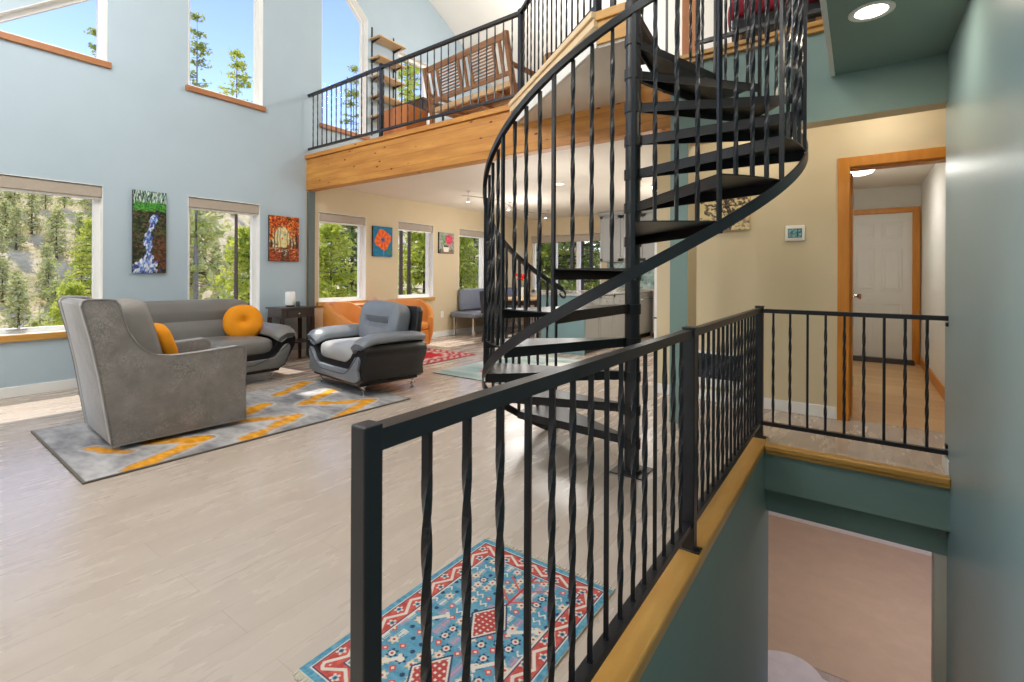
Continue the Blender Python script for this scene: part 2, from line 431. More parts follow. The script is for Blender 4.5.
# beam, loft floor, landing
m = MB(); m.box(XW, -1.235, YBEAM, YBEAM + 0.14, 2.385, 2.83, 0.006); structure(m.build('trim_4', BEAMW))
m = MB(); m.box(XW, -2.80, YBEAM - 0.025, YBEAM + 0.16, 2.83, 2.89, 0.008); structure(m.build('trim_5', BEAMW))
m = MB(); m.box(-1.235, -0.14, 3.87, 4.07, 2.83, 2.865, 0.004); m.box(-1.235, -0.14, 3.85, 4.07, 2.865, 2.90, 0.006); structure(m.build('trim_6', OAKX))
m = MB(); m.box(XW, 1.35, YBEAM + 0.14, YF, ZC, 2.56); structure(m.build('ceiling', W_OFF))
m = MB(); m.box(XW, 1.35, YBEAM + 0.10, YF, 2.56, ZL, 0); structure(m.build('floor_loft', CARPET))
A, Bp, Cp, Dp = (-2.80, 3.96), (-1.40, 2.93), (-1.20, 2.93), (-1.235, 3.96)
E1 = (-1.16, 2.93); F1 = (-1.83, 3.99)
land = [(-2.83, 3.99), (-1.40, 2.93), (-1.175, 2.93), (-1.31, 3.20), (-1.47, 3.55), (-1.58, 3.99)]
m = MB(); m.prism(land, 'z', 2.672, 2.885); structure(m.build('floor_landing', W_OFF))
# painted fascia of the landing with two wood steps, oak end block
d = Vector((1.40 - 0.0, -1.03, 0)).normalized(); nrm = Vector((d.y, -d.x, 0)).normalized()
if nrm.x > 0: nrm = -nrm
def along(m, p, q, off0, off1, z0, z1, bev=0.0):
    p = Vector((*p, 0)); q = Vector((*q, 0)); dd = (q - p).normalized(); L = (q - p).length
    nn = Vector((dd.y, -dd.x, 0))
    Mx = Matrix(((dd.x, nn.x, 0, p.x), (dd.y, nn.y, 0, p.y), (0, 0, 1, 0), (0, 0, 0, 1)))
    m.box(0, L, off0, off1, z0, z1, bev, M=Mx)
PALEFAS = mat_wood('pale_fascia_wood', rgb(226, 196, 150), rgb(240, 216, 178), 'x', 5, 0.4)
m = MB(); along(m, (-2.82, 3.97), (-1.405, 2.93), 0.0, 0.018, 2.672, 2.80, 0.002); structure(m.build('trim_7', W_WHITE))
m = MB(); along(m, (-2.835, 3.965), (-1.40, 2.915), -0.005, 0.035, 2.80, 2.855, 0.004); along(m, (-2.835, 3.965), (-1.40, 2.91), -0.005, 0.05, 2.855, 2.90, 0.006); structure(m.build('trim_8', PALEFAS))
m = MB(); m.box(-1.41, -1.175, 2.912, 2.93, 2.69, 2.84, 0.003); m.box(-1.425, -1.165, 2.895, 2.95, 2.84, 2.90, 0.006); structure(m.build('trim_9', OAKX))
# lowered ceiling over the stairwell, with a white edge bead
m = MB(); m.box(-0.14, XR, 1.6, 3.9, 2.52, 2.60); m.box(-0.14, -0.06, 1.6, 3.9, 2.60, 3.6); o = structure(m.build('ceiling_stairwell', W_TEALD)); o.data.materials.append(W_WHITE)
for p in o.data.polygons:
    if p.normal.x < -0.5 or p.normal.y < -0.5: p.material_index = 1
m = MB(); m.box(-0.162, -0.136, 1.6, 3.9, 2.515, 3.6, 0.003); structure(m.build('trim_10', W_WHITE))
# roof
m = MB(); x0, x1 = -8.55, 1.5
m.prism([(RY, RZ), (3.9, roof_z(3.9)), (3.9, roof_z(3.9) + 0.2), (RY, RZ + 0.2)], 'x', x0, x1)
m.prism([(3.9, roof_z(3.9)), (YF + 1.0, roof_z(YF + 1.0)), (YF + 1.0, roof_z(YF + 1.0) + 0.2), (3.9, roof_z(3.9) + 0.2)], 'x', -6.9, x1)
m.prism([(RY, RZ), (RY, RZ + 0.2), (YB - 0.6, roof_z(YB - 0.6) + 0.2), (YB - 0.6, roof_z(YB - 0.6))], 'x', x0, x1)
structure(m.build('ceiling_roof', W_WHITE))
m = MB(); m.box(1.32, 1.44, 3.9, YF + 0.1, 2.9, 7.6); m.box(XR, 1.44, YB, 4.0, 4.0, 7.8); structure(m.build('wall_right_upper', W_WHITE))
m = MB(); m.prism([(4.3, ZL), (YF, ZL), (YF, roof_z(YF)), (4.3, roof_z(4.3))], 'x', 0.45, 0.55); structure(m.build('wall_loft_right', W_WHITE))
# white partition at the back of the loft
m = MB(); m.box(-3.0, 0.5, 7.4, 7.5, ZL, 5.75); structure(m.build('wall_loft_back', W_WHITE))
# hall: walls, ceiling, casing, doors
m = MB(); m.box(-0.27, -0.15, 4.92, 8.6, 0, 2.42); m.box(0.675, 0.79, 4.92, 8.6, 0, 2.42); m.box(-0.27, 0.79, 8.5, 8.62, 0, 2.42)
structure(m.build('wall_hall', W_WHITE))
m = MB(); m.box(-0.27, 0.79, 4.92, 8.6, 2.42, 2.48); structure(m.build('ceiling_hall', W_OFF))
m = MB(); m.box(0.655, 0.675, 4.95, 8.48, 0, 0.11, 0.003); structure(m.build('baseboard_hall', CASING))
m = MB(); m.box(-0.145, -0.065, 4.782, 4.80, 0, 2.14, 0.003); m.box(-0.0645, 0.7995, 4.782, 4.80, 2.06, 2.14, 0.003); m.box(0.80, 0.88, 4.782, 4.80, 0, 2.14, 0.003)
m.box(-0.083, -0.063, 4.801, 4.93, 0, 2.06, 0.002); m.box(-0.0625, 0.80, 4.801, 4.93, 2.045, 2.065, 0.002); structure(m.build('trim_11', CASING))
m = MB(); m.box(-1.65, -0.146, 4.785, 4.80, 0, 0.10, 0.004); structure(m.build('baseboard_middle', TRIMW))
m = MB(); m.box(XW, XW + 0.015, YB, 3.96, 0, 0.10, 0.004); structure(m.build('baseboard_left', TRIMW))
m = MB(); m.box(XW, XW + 0.015, 4.10, YF, 0, 0.10, 0.004); m.box(XW, -4.1, YF - 0.015, YF, 0, 0.10, 0.004); structure(m.build('baseboard_dining', TRIMW))
m = MB(); m.box(XR - 0.012, XR, 3.775, 3.985, 0, 0.10, 0.003); structure(m.build('baseboard_right', TRIMW))
# far white door with six panels
DOORW = mat_plain('white_door_paint', rgb(228, 226, 220), 0.45, var=0.015)
def panel_door(idx, parent_loc, w, h, mat, panels=True):
    r = structure(bpy.data.objects.new('door_%d' % idx, None)); COL.objects.link(r); r.location = parent_loc
    m = MB(); m.box(0, w, 0, 0.04, 0, h, 0.003)
    for cx0, cx1 in ((0.11 * w / 0.8, 0.36 * w / 0.8), (0.44 * w / 0.8, 0.69 * w / 0.8)):
        for z0, z1 in ((0.22, 0.76), (0.92, 1.52), (1.66, 1.88)):
            for a, b, c, dd in ((cx0, cx1, z0, z0 + 0.012), (cx0, cx1, z1 - 0.012, z1), (cx0, cx0 + 0.012, z0, z1), (cx1 - 0.012, cx1, z0, z1)):
                m.box(a, b, -0.006, 0.002, c, dd, 0.003, 1)
            m.box(cx0 + 0.04, cx1 - 0.04, -0.006, 0.002, z0 + 0.04, z1 - 0.04, 0.005, 1)
    m.build('leaf', mat, r)
    return r
dr = panel_door(1, (-0.16, 8.46, 0.045), 0.74, 2.0, DOORW)
BRASS = mat_plain('brass', rgb(206, 160, 84), 0.25, 1.0, var=0.05)
m = MB(); m.lathe([(0.012, 0), (0.012, 0.03), (0.03, 0.045), (0.03, 0.065), (0.012, 0.08)], 14, M=Matrix.Translation((0.065, 0.0, 0.93)) @ Matrix.Rotation(R(90), 4, 'X'))
m.lathe([(0.026, 0), (0.026, 0.012), (0.006, 0.02)], 14, M=Matrix.Translation((0.065, 0.0, 1.07)) @ Matrix.Rotation(R(90), 4, 'X'))
m.build('knob', BRASS, dr, True)
m = MB(); m.box(0.58, 0.66, 8.44, 8.50, 0, 2.12, 0.003); m.box(-0.27, 0.5795, 8.44, 8.50, 2.05, 2.12, 0.003); structure(m.build('trim_12', CASING))
m = MB(); m.prism([(8.28, 0.001), (8.46, 0.001), (8.46, 0.055), (8.40, 0.05)], 'x', -0.15, 0.60, 0.004); structure(m.build('trim_13', DARKW))
# open door leaf seen edge-on in the hall opening
dr2 = structure(bpy.data.objects.new('door_2', None)); COL.objects.link(dr2); dr2.location = (-0.075, 4.95, 0.01)
m = MB(); m.box(-0.012, 0.028, 0, 0.70, 0, 2.03, 0.002); m.build('leaf', CASING, dr2)
m = MB(); m.lathe([(0.012, 0), (0.012, 0.03), (0.026, 0.042), (0.028, 0.06), (0.014, 0.072)], 14, M=Matrix.Translation((0.028, 0.62, 0.98)) @ Matrix.Rotation(R(90), 4, 'Y')); m.build('knob', CHROME, dr2, True)
for z in (0.25, 0.75, 1.75):
    m = MB(); m.tube([(0.03, 0.0, z), (0.03, 0.0, z + 0.09)], 0.007, 8); m.build('hinge', STEEL, dr2, True)
# ================================================================== IRONWORK
_bal = {}
def baluster_mesh(L, twisted, s=0.0135):
    key = (round(L, 3), twisted, s)
    if key in _bal: return _bal[key]
    m = MB(); h = s / 2; n = 34 if twisted else 1; rs = []
    for i in range(n + 1):
        t = i / n; z = L * t
        a = 0.0
        if twisted:
            u = max(0.0, min(1.0, (t - 0.10) / 0.80)); a = 2 * math.pi * 1.5 * u
        rs.append([(h * 1.414 * math.cos(a + math.pi / 4 + k * math.pi / 2), h * 1.414 * math.sin(a + math.pi / 4 + k * math.pi / 2), z) for k in range(4)])
    m.rings(rs)
    if s > 0.012:   # little weld beads
        m.lathe([(h * 1.5, 0.0), (h * 1.3, 0.006)], 8)
    me = bpy.data.meshes.new('baluster'); m.bm.to_mesh(me); m.bm.free(); me.materials.append(BLACK)
    _bal[key] = me; return me
def baluster(parent, x, y, z0, z1, twisted, rz=0.0, s=0.0135):
    L = z1 - z0
    return obj_from_mesh('baluster', baluster_mesh(round(L, 2), twisted, s), parent, (x, y, z0), rz, (1, 1, L / round(L, 2)))
def post_part(parent, x, y, z0, z1, s=0.05, rz=0.0, foot=True, cap=True):
    m = MB(); Mx = Matrix.Translation((x, y, 0)) @ Matrix.Rotation(rz, 4, 'Z')
    m.box(-s / 2, s / 2, -s / 2, s / 2, z0, z1, 0.003, 2, Mx)
    if cap: m.box(-s / 2 - 0.003, s / 2 + 0.003, -s / 2 - 0.003, s / 2 + 0.003, z1 - 0.006, z1 + 0.004, 0.003, 2, Mx)
    p = m.build('post', BLACK, parent)
    if foot:
        m = MB(); m.box(-s / 2 - 0.022, s / 2 + 0.022, -s / 2 - 0.004, s / 2 + 0.004, z0, z0 + 0.006, 0.002, 1, Mx)
        for sx in (-1, 1): m.lathe([(0.006, 0.0), (0.006, 0.006), (0.003, 0.008)], 8, (sx * (s / 2 + 0.011), 0, z0 + 0.005), Mx)
        m.build('base_plate', BLACK, p)
    return p
def rail_part(parent, name, p, q, w, h):
    m = MB(); p = Vector(p); q = Vector(q)
    pr = [(-w / 2, -h / 2), (w / 2, -h / 2), (w / 2, h / 2), (-w / 2, h / 2)]
    m.sweep([p, q], pr); return m.build(name, BLACK, parent)

# --- L-shaped railing round the stairwell
t = thing('stairwell_railing', 'black iron railing with twisted balusters around the open stairwell', 'railing', (-0.58, 2.1, 0.02))
def loc(o, t=None): return o
base = Vector((-0.58, 2.1, 0.02))
class Off:      # build in world coordinates, then parent with the offset taken out
    def __init__(s, root): s.root = root
    def fin(s):
        for ch in s.root.children:
            ch.location = Vector(ch.location) - Vector(s.root.location)
off = Off(t)
xr = -0.58
post_part(t, -0.579, 0.4495, 0.02, 0.955, 0.033, 0.0, True, False); post_part(t, xr, 2.105, 0.02, 0.952); post_part(t, xr, 3.86, 0.02, 0.956)
rail_part(t, 'top_rail', (xr, 0.464, 0.931), (xr, 3.84, 0.930), 0.034, 0.032)
rail_part(t, 'bottom_rail', (xr, 0.464, 0.130), (xr, 3.84, 0.130), 0.034, 0.026)
n = 0
for i in range(15):
    y = 0.571 + 0.1005 * i
    baluster(t, xr, y, 0.14, 0.915, i % 4 != 3, 0.3)
for i in range(16):
    y = 2.21 + 0.1005 * i
    baluster(t, xr, y, 0.14, 0.915, i % 4 != 3, 0.3)
yb = 3.855
rail_part(t, 'top_rail', (xr + 0.02, yb, 0.926), (XR, yb, 0.926), 0.036, 0.028)
rail_part(t, 'bottom_rail', (xr + 0.02, yb, 0.128), (XR, yb, 0.128), 0.034, 0.026)
for i in range(9):
    baluster(t, -0.492 + 0.1034 * i, yb, 0.138, 0.914, i % 4 != 2, 0.2)
for z in (0.89, 0.165):
    m = MB(); m.box(XR - 0.012, XR, yb - 0.02, yb + 0.02, z - 0.012, z + 0.012, 0.003); m.build('wall_bracket', BLACK, t)
off.fin()

# --- loft railing: along the beam, then out along the landing
t = thing('loft_railing', 'black iron railing with twisted balusters along the loft edge above the beam', 'railing', (-4.6, 4.0, 2.89))
zb, zt = 2.985, 3.80
c = (-2.765, 3.995)
yl = 4.0
post_part(t, -4.90, yl, 2.89, 3.82, 0.04, 0, False); post_part(t, c[0], c[1], 2.90, 3.83, 0.045, R(-18), False)
rail_part(t, 'top_rail', (XW, yl, zt - 0.04), (c[0], c[1], zt), 0.042, 0.034)
rail_part(t, 'bottom_rail', (XW, yl, zb), (c[0], c[1], zb), 0.034, 0.026)
e = (-1.44, 2.985)
rail_part(t, 'top_rail', (c[0], c[1], zt), (e[0], e[1], zt), 0.042, 0.034)
rail_part(t, 'bottom_rail', (c[0], c[1], zb), (e[0], e[1], zb), 0.034, 0.026)
post_part(t, e[0], e[1], 2.89, 3.83, 0.045, R(-37), False)
N = 34
for i in range(1, N):
    x = XW + (c[0] - XW) * i / N
    if abs(x + 4.90) < 0.045: continue
    baluster(t, x, yl, zb + 0.012, zt - 0.04 * (1 - i / N) - 0.016, i % 4 != 0, 0.2, 0.0115)
N = 16
for i in range(1, N):
    x = c[0] + (e[0] - c[0]) * i / N; y = c[1] + (e[1] - c[1]) * i / N
    baluster(t, x, y, zb + 0.012, zt - 0.016, i % 4 != 0, R(-37), 0.0115)
off = Off(t); off.fin()
# --- loft railing right of the stair
t = thing('loft_railing', 'short black iron loft railing above the green header, right of the wooden post', 'railing', (-0.6, 3.95, 2.90))
rail_part(t, 'top_rail', (-1.06, 3.95, zt), (-0.165, 3.95, zt), 0.042, 0.034)
rail_part(t, 'bottom_rail', (-1.06, 3.95, 3.005), (-0.165, 3.95, 3.005), 0.034, 0.028)
for i in range(9):
    baluster(t, -1.0 + 0.1 * i, 3.95, 3.02, zt - 0.016, i % 4 != 2, 0.2, 0.0115)
m = MB(); m.box(-0.19, -0.165, 3.93, 3.97, 3.0, zt + 0.01, 0.003); m.build('wall_bracket', BLACK, t)
Off(t).fin()

# --- spiral staircase
PX, PY = -1.107, 2.787
TH0 = -68.33
RISE, STEP, PH1 = 0.2005, 23.4, -23.3 - 5 * 23.4
def sp(theta, r, z): a = R(TH0 + theta); return Vector((PX + r * math.cos(a), PY + r * math.sin(a), z))
def string_top(th): return RISE * (th - PH1) / STEP
t = thing('spiral_staircase', 'black steel spiral staircase with open treads winding up to the loft', 'staircase', (PX, PY, 0))
m = MB(); m.lathe([(0.0445, 0), (0.0445, 3.84)], 28, (PX, PY, 0)); m.lathe([(0.046, 3.84), (0.046, 3.86), (0.02, 3.875)], 28, (PX, PY, 0)); pole = m.build('centre_pole', BLACK, t, 30)
m = MB(); m.box(PX - 0.10, PX + 0.10, PY - 0.10, PY + 0.10, 0.0, 0.008, 0.002); m.lathe([(0.06, 0.008), (0.06, 0.02), (0.047, 0.022)], 20, (PX, PY, 0))
m.build('base_plate', BLACK, t)
RO = 0.882
for k in range(1, 15):
    f0 = PH1 + STEP * (k - 1); f1 = f0 + STEP + 1.2; z = RISE * k
    m = MB(); N = 8
    inner = [sp(f0 + (f1 - f0) * i / N, 0.047, 0) for i in range(N + 1)]; outer = [sp(f0 + (f1 - f0) * i / N, RO, 0) for i in range(N + 1)]
    poly = [(p.x, p.y) for p in inner] + [(p.x, p.y) for p in reversed(outer)]
    m.prism(poly, 'z', z - 0.006, z)
    for ff, sg in ((f0, 1), (f1, -1)):   # folded front and back edges
        a = sp(ff, 0.047, 0); b = sp(ff, RO, 0); d_ = (b - a).normalized(); nn = Vector((-d_.y, d_.x, 0)) * 0.005 * sg
        m.prism([(a.x, a.y), (b.x, b.y), (b.x + nn.x, b.y + nn.y), (a.x + nn.x, a.y + nn.y)], 'z', z - 0.052, z - 0.0005)
    m.lathe([(0.052, z - 0.06), (0.052, z - 0.001)], 24, (PX, PY, 0))
    m.build('tread', TREAD, t)
def helix(f0, f1, r, zf, n): return [sp(f0 + (f1 - f0) * i / n, r, zf(f0 + (f1 - f0) * i / n)) for i in range(n + 1)]
m = MB(); pts = helix(PH1 - 2, PH1 + STEP * 14 + 2, 0.894, lambda th: max(0.02, string_top(th) - 0.022), 160)
m.sweep(pts, [(-0.0045, -0.024), (0.0045, -0.024), (0.0045, 0.024), (-0.0045, 0.024)]); m.build('stringer', BLACK, t, 30)
RH = 1.095
m = MB(); pts = helix(PH1 - 3.7, PH1 + STEP * 14 + 4, 0.888, lambda th: string_top(th) + RH, 170)
a = pts[0]; tan = (pts[0] - pts[1]).normalized(); curl = []
for i in range(10):
    ang = i / 9 * R(250); curl.append(a + tan * (0.03 * math.sin(ang)) - Vector((0, 0, 0.03 * (1 - math.cos(ang)))))
pts2 = list(reversed(curl[1:])) + pts
m.sweep(pts, [(-0.011, -0.016), (0.011, -0.016), (0.011, 0.012), (0.006, 0.018), (-0.006, 0.018), (-0.011, 0.012)])
m.tube(curl, 0.008, 8); m.build('handrail', BLACK, t, 30)
for k in range(1, 15):
    f0 = PH1 + STEP * (k - 1); z = RISE * k
    for j in range(4):
        th = f0 + STEP * j / 4 + 0
        p = sp(th, 0.884 if j == 0 else 0.870, 0); zt_ = string_top(th) + RH - 0.012
        z0 = max(0.01, z - RISE - 0.01) if j == 0 else z
        baluster(t, p.x, p.y, z0, zt_, j != 0, R(TH0 + th), 0.0145 if j else 0.016)
m = MB(); pw = sp(PH1 + STEP * 14 + 3, 0.86, 0); m.box(pw.x - 0.02, pw.x + 0.02, pw.y - 0.02, pw.y + 0.02, 2.7, 3.90, 0.003); m.build('newel', BLACK, t)
Off(t).fin()
# wooden roof post standing on the loft
m = MB(); m.box(-0.055, 0.055, -0.055, 0.055, 0, 4.5, 0.005); o = m.build('wooden_post', ORANGEW, None); o.location = (-1.125, 4.06, 2.89)
tag(o, 'square orange-brown wooden post rising from the loft edge', 'post')
# ================================================================== LIVING ROOM
def mat_velvet():
    t = NT('distressed_grey_velvet'); t.set(0.85, spec=0.25); v = t.coord()
    f = t.noise(v, 9, 5, 0.6); base = t.ramp(f, [(0.3, rgb(112, 108, 104)), (0.7, rgb(136, 131, 127))])
    n2 = t.n('ShaderNodeTexNoise'); n2.inputs['Scale'].default_value = 19; n2.inputs['Detail'].default_value = 8; n2.inputs['Roughness'].default_value = 0.75; n2.inputs['Distortion'].default_value = 1.4
    t.l(v, n2.inputs['Vector'])
    vein = t.ramp(n2.outputs['Fac'], [(0.478, (0, 0, 0, 1)), (0.5, (1, 1, 1, 1)), (0.522, (0, 0, 0, 1))])
    msk = t.ramp(t.noise(v, 5.5, 3), [(0.42, (0, 0, 0, 1)), (0.66, (0.7, 0.7, 0.7, 1))])
    m2 = t.mix(1.0, vein, msk, 'MULTIPLY')
    t.l(t.mix(m2, base, rgb(186, 180, 176)), t.b.inputs['Base Color']); t.b.inputs['Sheen Weight'].default_value = 0.6
    t.bump(t.noise(v, 160, 3), 0.12, 0.003); return t.m
VELVET = mat_velvet()
VELVETL = mat_plain('grey_cushion_velvet', rgb(142, 137, 133), 0.85, var=0.06, scale=10, bump=0.1, bscale=160, spec=0.2)
LEATHG = mat_plain('grey_leather', rgb(120, 119, 117), 0.36, var=0.05, scale=8, bump=0.12, bscale=220, spec=0.5)
LEATHB = mat_plain('blue_grey_leather', rgb(122, 128, 136), 0.34, var=0.05, scale=8, bump=0.12, bscale=220, spec=0.5)
LEATHL = mat_plain('light_grey_leather', rgb(168, 168, 168), 0.36, var=0.04, scale=8, bump=0.12, bscale=220, spec=0.5)
LEATHK = mat_plain('black_leather', rgb(24, 24, 26), 0.36, var=0.1, scale=8, bump=0.12, bscale=220, spec=0.5)
SEAM = mat_plain('seam_thread', rgb(58, 57, 56), 0.6)
ORANGE = mat_plain('orange_pillow_velvet', rgb(232, 148, 30), 0.75, var=0.05, scale=8, bump=0.08, bscale=200, spec=0.2)
TUB = mat_plain('orange_tub_leather', rgb(214, 138, 62), 0.5, var=0.05, scale=6, bump=0.08, bscale=200)

# --- grey velvet armchair (front = local +Y)
t = thing('armchair', 'grey distressed velvet armchair with high winged back on the patterned rug', 'armchair', (-4.31, 1.475, 0.012), R(-3.7))
prof = [(-.40, .035), (-.43, .25), (-.465, .50), (-.51, .75), (-.555, .955), (-.545, .985), (-.52, .995), (-.42, .992), (-.385, .985), (-.362, .955), (-.34, .87), (-.315, .78), (-.275, .70), (-.22, .635), (-.15, .60), (-.06, .585), (.10, .588), (.36, .605), (.395, .598), (.415, .57), (.42, .53), (.42, .035)]
for s in (-1, 1):
    m = MB(); m.prism(prof, 'x', s * 0.355 - 0.05, s * 0.355 + 0.05, 0.012, 3); sp_ = m.build('side_panel', VELVET, t, 35)
    m = MB(); m.tube([(s * 0.404, y, z) for y, z in prof], 0.0045, 6, loop=True); m.build('piping', VELVETL, sp_, True)
m = MB(); bk = [(-.40, .035), (-.43, .25), (-.465, .50), (-.51, .75), (-.552, .965), (-.52, .985), (-.44, .975), (-.40, .75), (-.36, .50), (-.32, .25), (-.30, .035)]
m.prism(bk, 'x', -0.31, 0.31, 0.012, 3); m.build('back', VELVET, t, 35)
m = MB(); m.box(-0.30, 0.30, -0.35, 0.41, 0.06, 0.31, 0.02, 3); m.build('seat_base', VELVET, t, 35)
m = MB(); m.puff((0, 0.08, 0.40), (0.30, 0.345, 0.095), 0.35, 0.25, 36, 14); m.build('seat_cushion', VELVETL, t, True)
m = MB(); m.puff((0, 0, 0), (0.30, 0.115, 0.275), 0.35, 0.3, 36, 16, Matrix.Translation((0, -0.225, 0.70)) @ Matrix.Rotation(R(14), 4, 'X')); m.build('back_cushion', VELVETL, t, True)
m = MB(); m.lathe([(0.26, 0), (0.26, 0.03), (0.2, 0.06)], 28); m.build('swivel_base', LEATHK, t)
def dented(dx):
    def f(p):
        r = math.hypot(p.x / 0.235, p.z / 0.20)
        k = 1 - 0.62 * math.exp(-(r / 0.26) ** 2); return Vector((p.x, p.y * k, p.z))
    return f
o = MB().puff((0, 0, 0), (0.19, 0.055, 0.155), 0.6, 0.55, 30, 16, Matrix.Rotation(R(18), 4, 'X')).build('throw_pillow', ORANGE, None, True)
o.location = (-4.27, 1.435, 0.65); o.rotation_euler = (0, 0, R(-3.7)); tag(o, 'orange throw pillow propped inside the grey velvet armchair', 'pillow')

# --- leather set (front = local -Y)
def leather_seat(name, label, cat, loc, rz, W, Wb, seats, backz, pad, front, seatm, split):
    t = thing(name, label, cat, loc, rz)
    h, hb = W / 2, Wb / 2
    out = [(-hb, .125), (hb, .125), (hb + .07, .165), (h - .07, .27), (h - .015, .37), (h, .43), (h - .012, .475), (h - .05, .51), (h - .12, .515), (h - .17, .49), (h - .215, .43), (h - .26, .37), (h - .30, .345),
           (-h + .30, .345), (-h + .26, .37), (-h + .215, .43), (-h + .17, .49), (-h + .12, .515), (-h + .05, .51), (-h + .012, .475), (-h, .43), (-h + .015, .37), (-h + .07, .27), (-hb - .07, .165)]
    secs = []
    for y, k, dz in ((-.46, .985, 0.0), (-.43, 1.0, 0.0), (-.1, 1.0, 0.0), (.25, .985, 0.0), (.38, .96, 0.0), (.42, .93, -.01)):
        secs.append([(x * k, y + (0.03 * (0.5 - z) if y < -.4 else 0), .125 + (z - .125) * (1.0 if y < .3 else 0.97) + dz) for x, z in out])
    m = MB(); m.rings(secs); m.build('body', LEATHK, t, 50)
    fr = [(-hb + .03, .145), (hb - .03, .145), (hb + .035, .18), (h - .12, .265), (h - .095, .34), (h - .095, .375), (h - .12, .40), (h - .155, .39), (h - .205, .33), (h - .25, .275), (h - .30, .255), (0, .25), (-h + .30, .255), (-h + .25, .275), (-h + .205, .33), (-h + .155, .39), (-h + .12, .40), (-h + .095, .375), (-h + .095, .34), (-h + .12, .265), (-hb - .035, .18)]
    m = MB(); m.prism(fr, 'y', -.492, -.44, 0.012, 3); fp = m.build('front_panel', front, t, 40)
    m = MB(); cv = []
    for i in range(25):
        u = i / 24 * 2 - 1; x = u * (h - .11); cv.append((x, -.4935, .205 + .20 * max(0, abs(u) - .45) ** 1.6 / .55 ** 1.6))
    m.tube(cv, .0035, 6); m.build('stitching', SEAM, fp, True)
    m = MB(); m.box(-hb - .005, hb + .005, -.44, .36, .105, .135, .01); m.build('base_frame', LEATHK, t)
    for s in (-1, 1):
        m = MB(); pts = [(s * (h - .135), .40, .535), (s * (h - .135), .30, .548), (s * (h - .14), .1, .552), (s * (h - .14), -.15, .55), (s * (h - .14), -.33, .545), (s * (h - .14), -.42, .522), (s * (h - .135), -.465, .492), (s * (h - .13), -.475, .462)]
        pr = [(.125 * math.copysign(abs(math.cos(a)) ** .7, math.cos(a)), .05 * math.copysign(abs(math.sin(a)) ** .8, math.sin(a))) for a in [2 * math.pi * i / 20 for i in range(20)]]
        rs = []
        for i, p in enumerate(pts):
            k = (.75, .97, 1, 1, 1, .98, .85, .5)[i]; tilt = s * 0.16
            d = (Vector(pts[min(i + 1, 7)]) - Vector(pts[max(0, i - 1)])).normalized(); sd = Vector((1, 0, 0)); u = d.cross(sd).normalized() * -1
            if u.z < 0 and abs(d.y) > .5: u = -u
            rs.append([Vector(p) + sd * (a * k) + u * (b * k) - Vector((0, 0, abs(a + s * 0.0) * 0)) - Vector((0, 0, max(0, -s * a) * 0.35)) for a, b in pr])
        m.rings(rs); m.build('arm_pad', pad, t, 60)
    sw = (W - .50) / seats
    for i in range(seats):
        x = -(W - .50) / 2 + sw * (i + .5)
        m = MB(); m.puff((x, -.12, .385), (sw / 2 + .01, .36, .105), .55, .35, 36, 14); m.build('seat_cushion', seatm, t, True)
    def bf(p):
        g = 0.0
        if p.y < 0:
            if split: g = 0.035 * math.exp(-((p.z) / 0.022) ** 2)
            else: g = 0.085 * math.exp(-((p.z - .0) / 0.026) ** 2) * (1 if abs(p.x) < .17 else math.exp(-((abs(p.x) - .17) / .03) ** 2))
        return Vector((p.x, p.y + g, p.z))
    bw = (W - .44) / 2
    m = MB(); m.puff((0, 0, 0), (bw, .125, .24), .38 if split else .5, .22 if split else .3, 96, 48, Matrix.Translation((0, .235, .645)) @ Matrix.Rotation(R(-12), 4, 'X'), bf); m.build('back_cushion', pad, t, True)
    m = MB(); m.prism([(-bw - .06, .30), (bw + .06, .30), (bw + .10, .5), (bw + .09, backz - .055), (bw + .05, backz - .02), (-bw - .05, backz - .02), (-bw - .09, backz - .055), (-bw - .10, .5)], 'y', 0, .085, .02, 3, Matrix.Translation((0, .31, 0)) @ Matrix.Translation((0, 0, .45)) @ Matrix.Rotation(R(-10), 4, 'X') @ Matrix.Translation((0, 0, -.45)))
    m.build('back_shell', LEATHK, t, 40)
    for sx in (-1, 1):
        for sy in (-1, 1):
            bx, by = sx * (hb - .05), sy * .33 - .02; ex = sx
            m = MB(); m.tube([(bx - ex * .02, by, .12), (bx + ex * .015, by + sy * .016, .095), (bx + ex * .022, by + sy * .022, .065), (bx + ex * .0, by + sy * .004, .035), (bx + ex * .012, by + sy * .012, .012)], .027, 10, scales=[1.25, 1.1, .75, .55, .6])
            m.lathe([(.028, 0), (.028, .008), (.014, .014)], 14, (bx + ex * .012, by + sy * .012, 0)); m.build('foot', CHROME, t, True)
    return t
leather_seat('armchair', 'blue-grey and black leather armchair with scrolled arms and chrome feet', 'armchair', (-4.26, 3.31, 0), R(-7.9), 1.14, 0.88, 1, .87, LEATHB, LEATHB, LEATHL, False).scale = (1.10, .82, 1.0)
leather_seat('sofa', 'grey leather sofa with black trim under the blue wall windows', 'sofa', (-5.68, 2.20, 0), R(90), 1.76, 1.36, 2, .86, LEATHG, LEATHG, LEATHG, True)
o = MB().puff((0, 0, 0), (0.20, 0.10, 0.20), 0.9, 0.95, 44, 28, None, dented(0)).build('throw_pillow', ORANGE, None, True)
o.location = (-5.64, 2.68, 0.63); o.rotation_euler = (R(-14), 0, R(72)); tag(o, 'round orange pillow with tufted centre on the grey leather sofa', 'pillow')

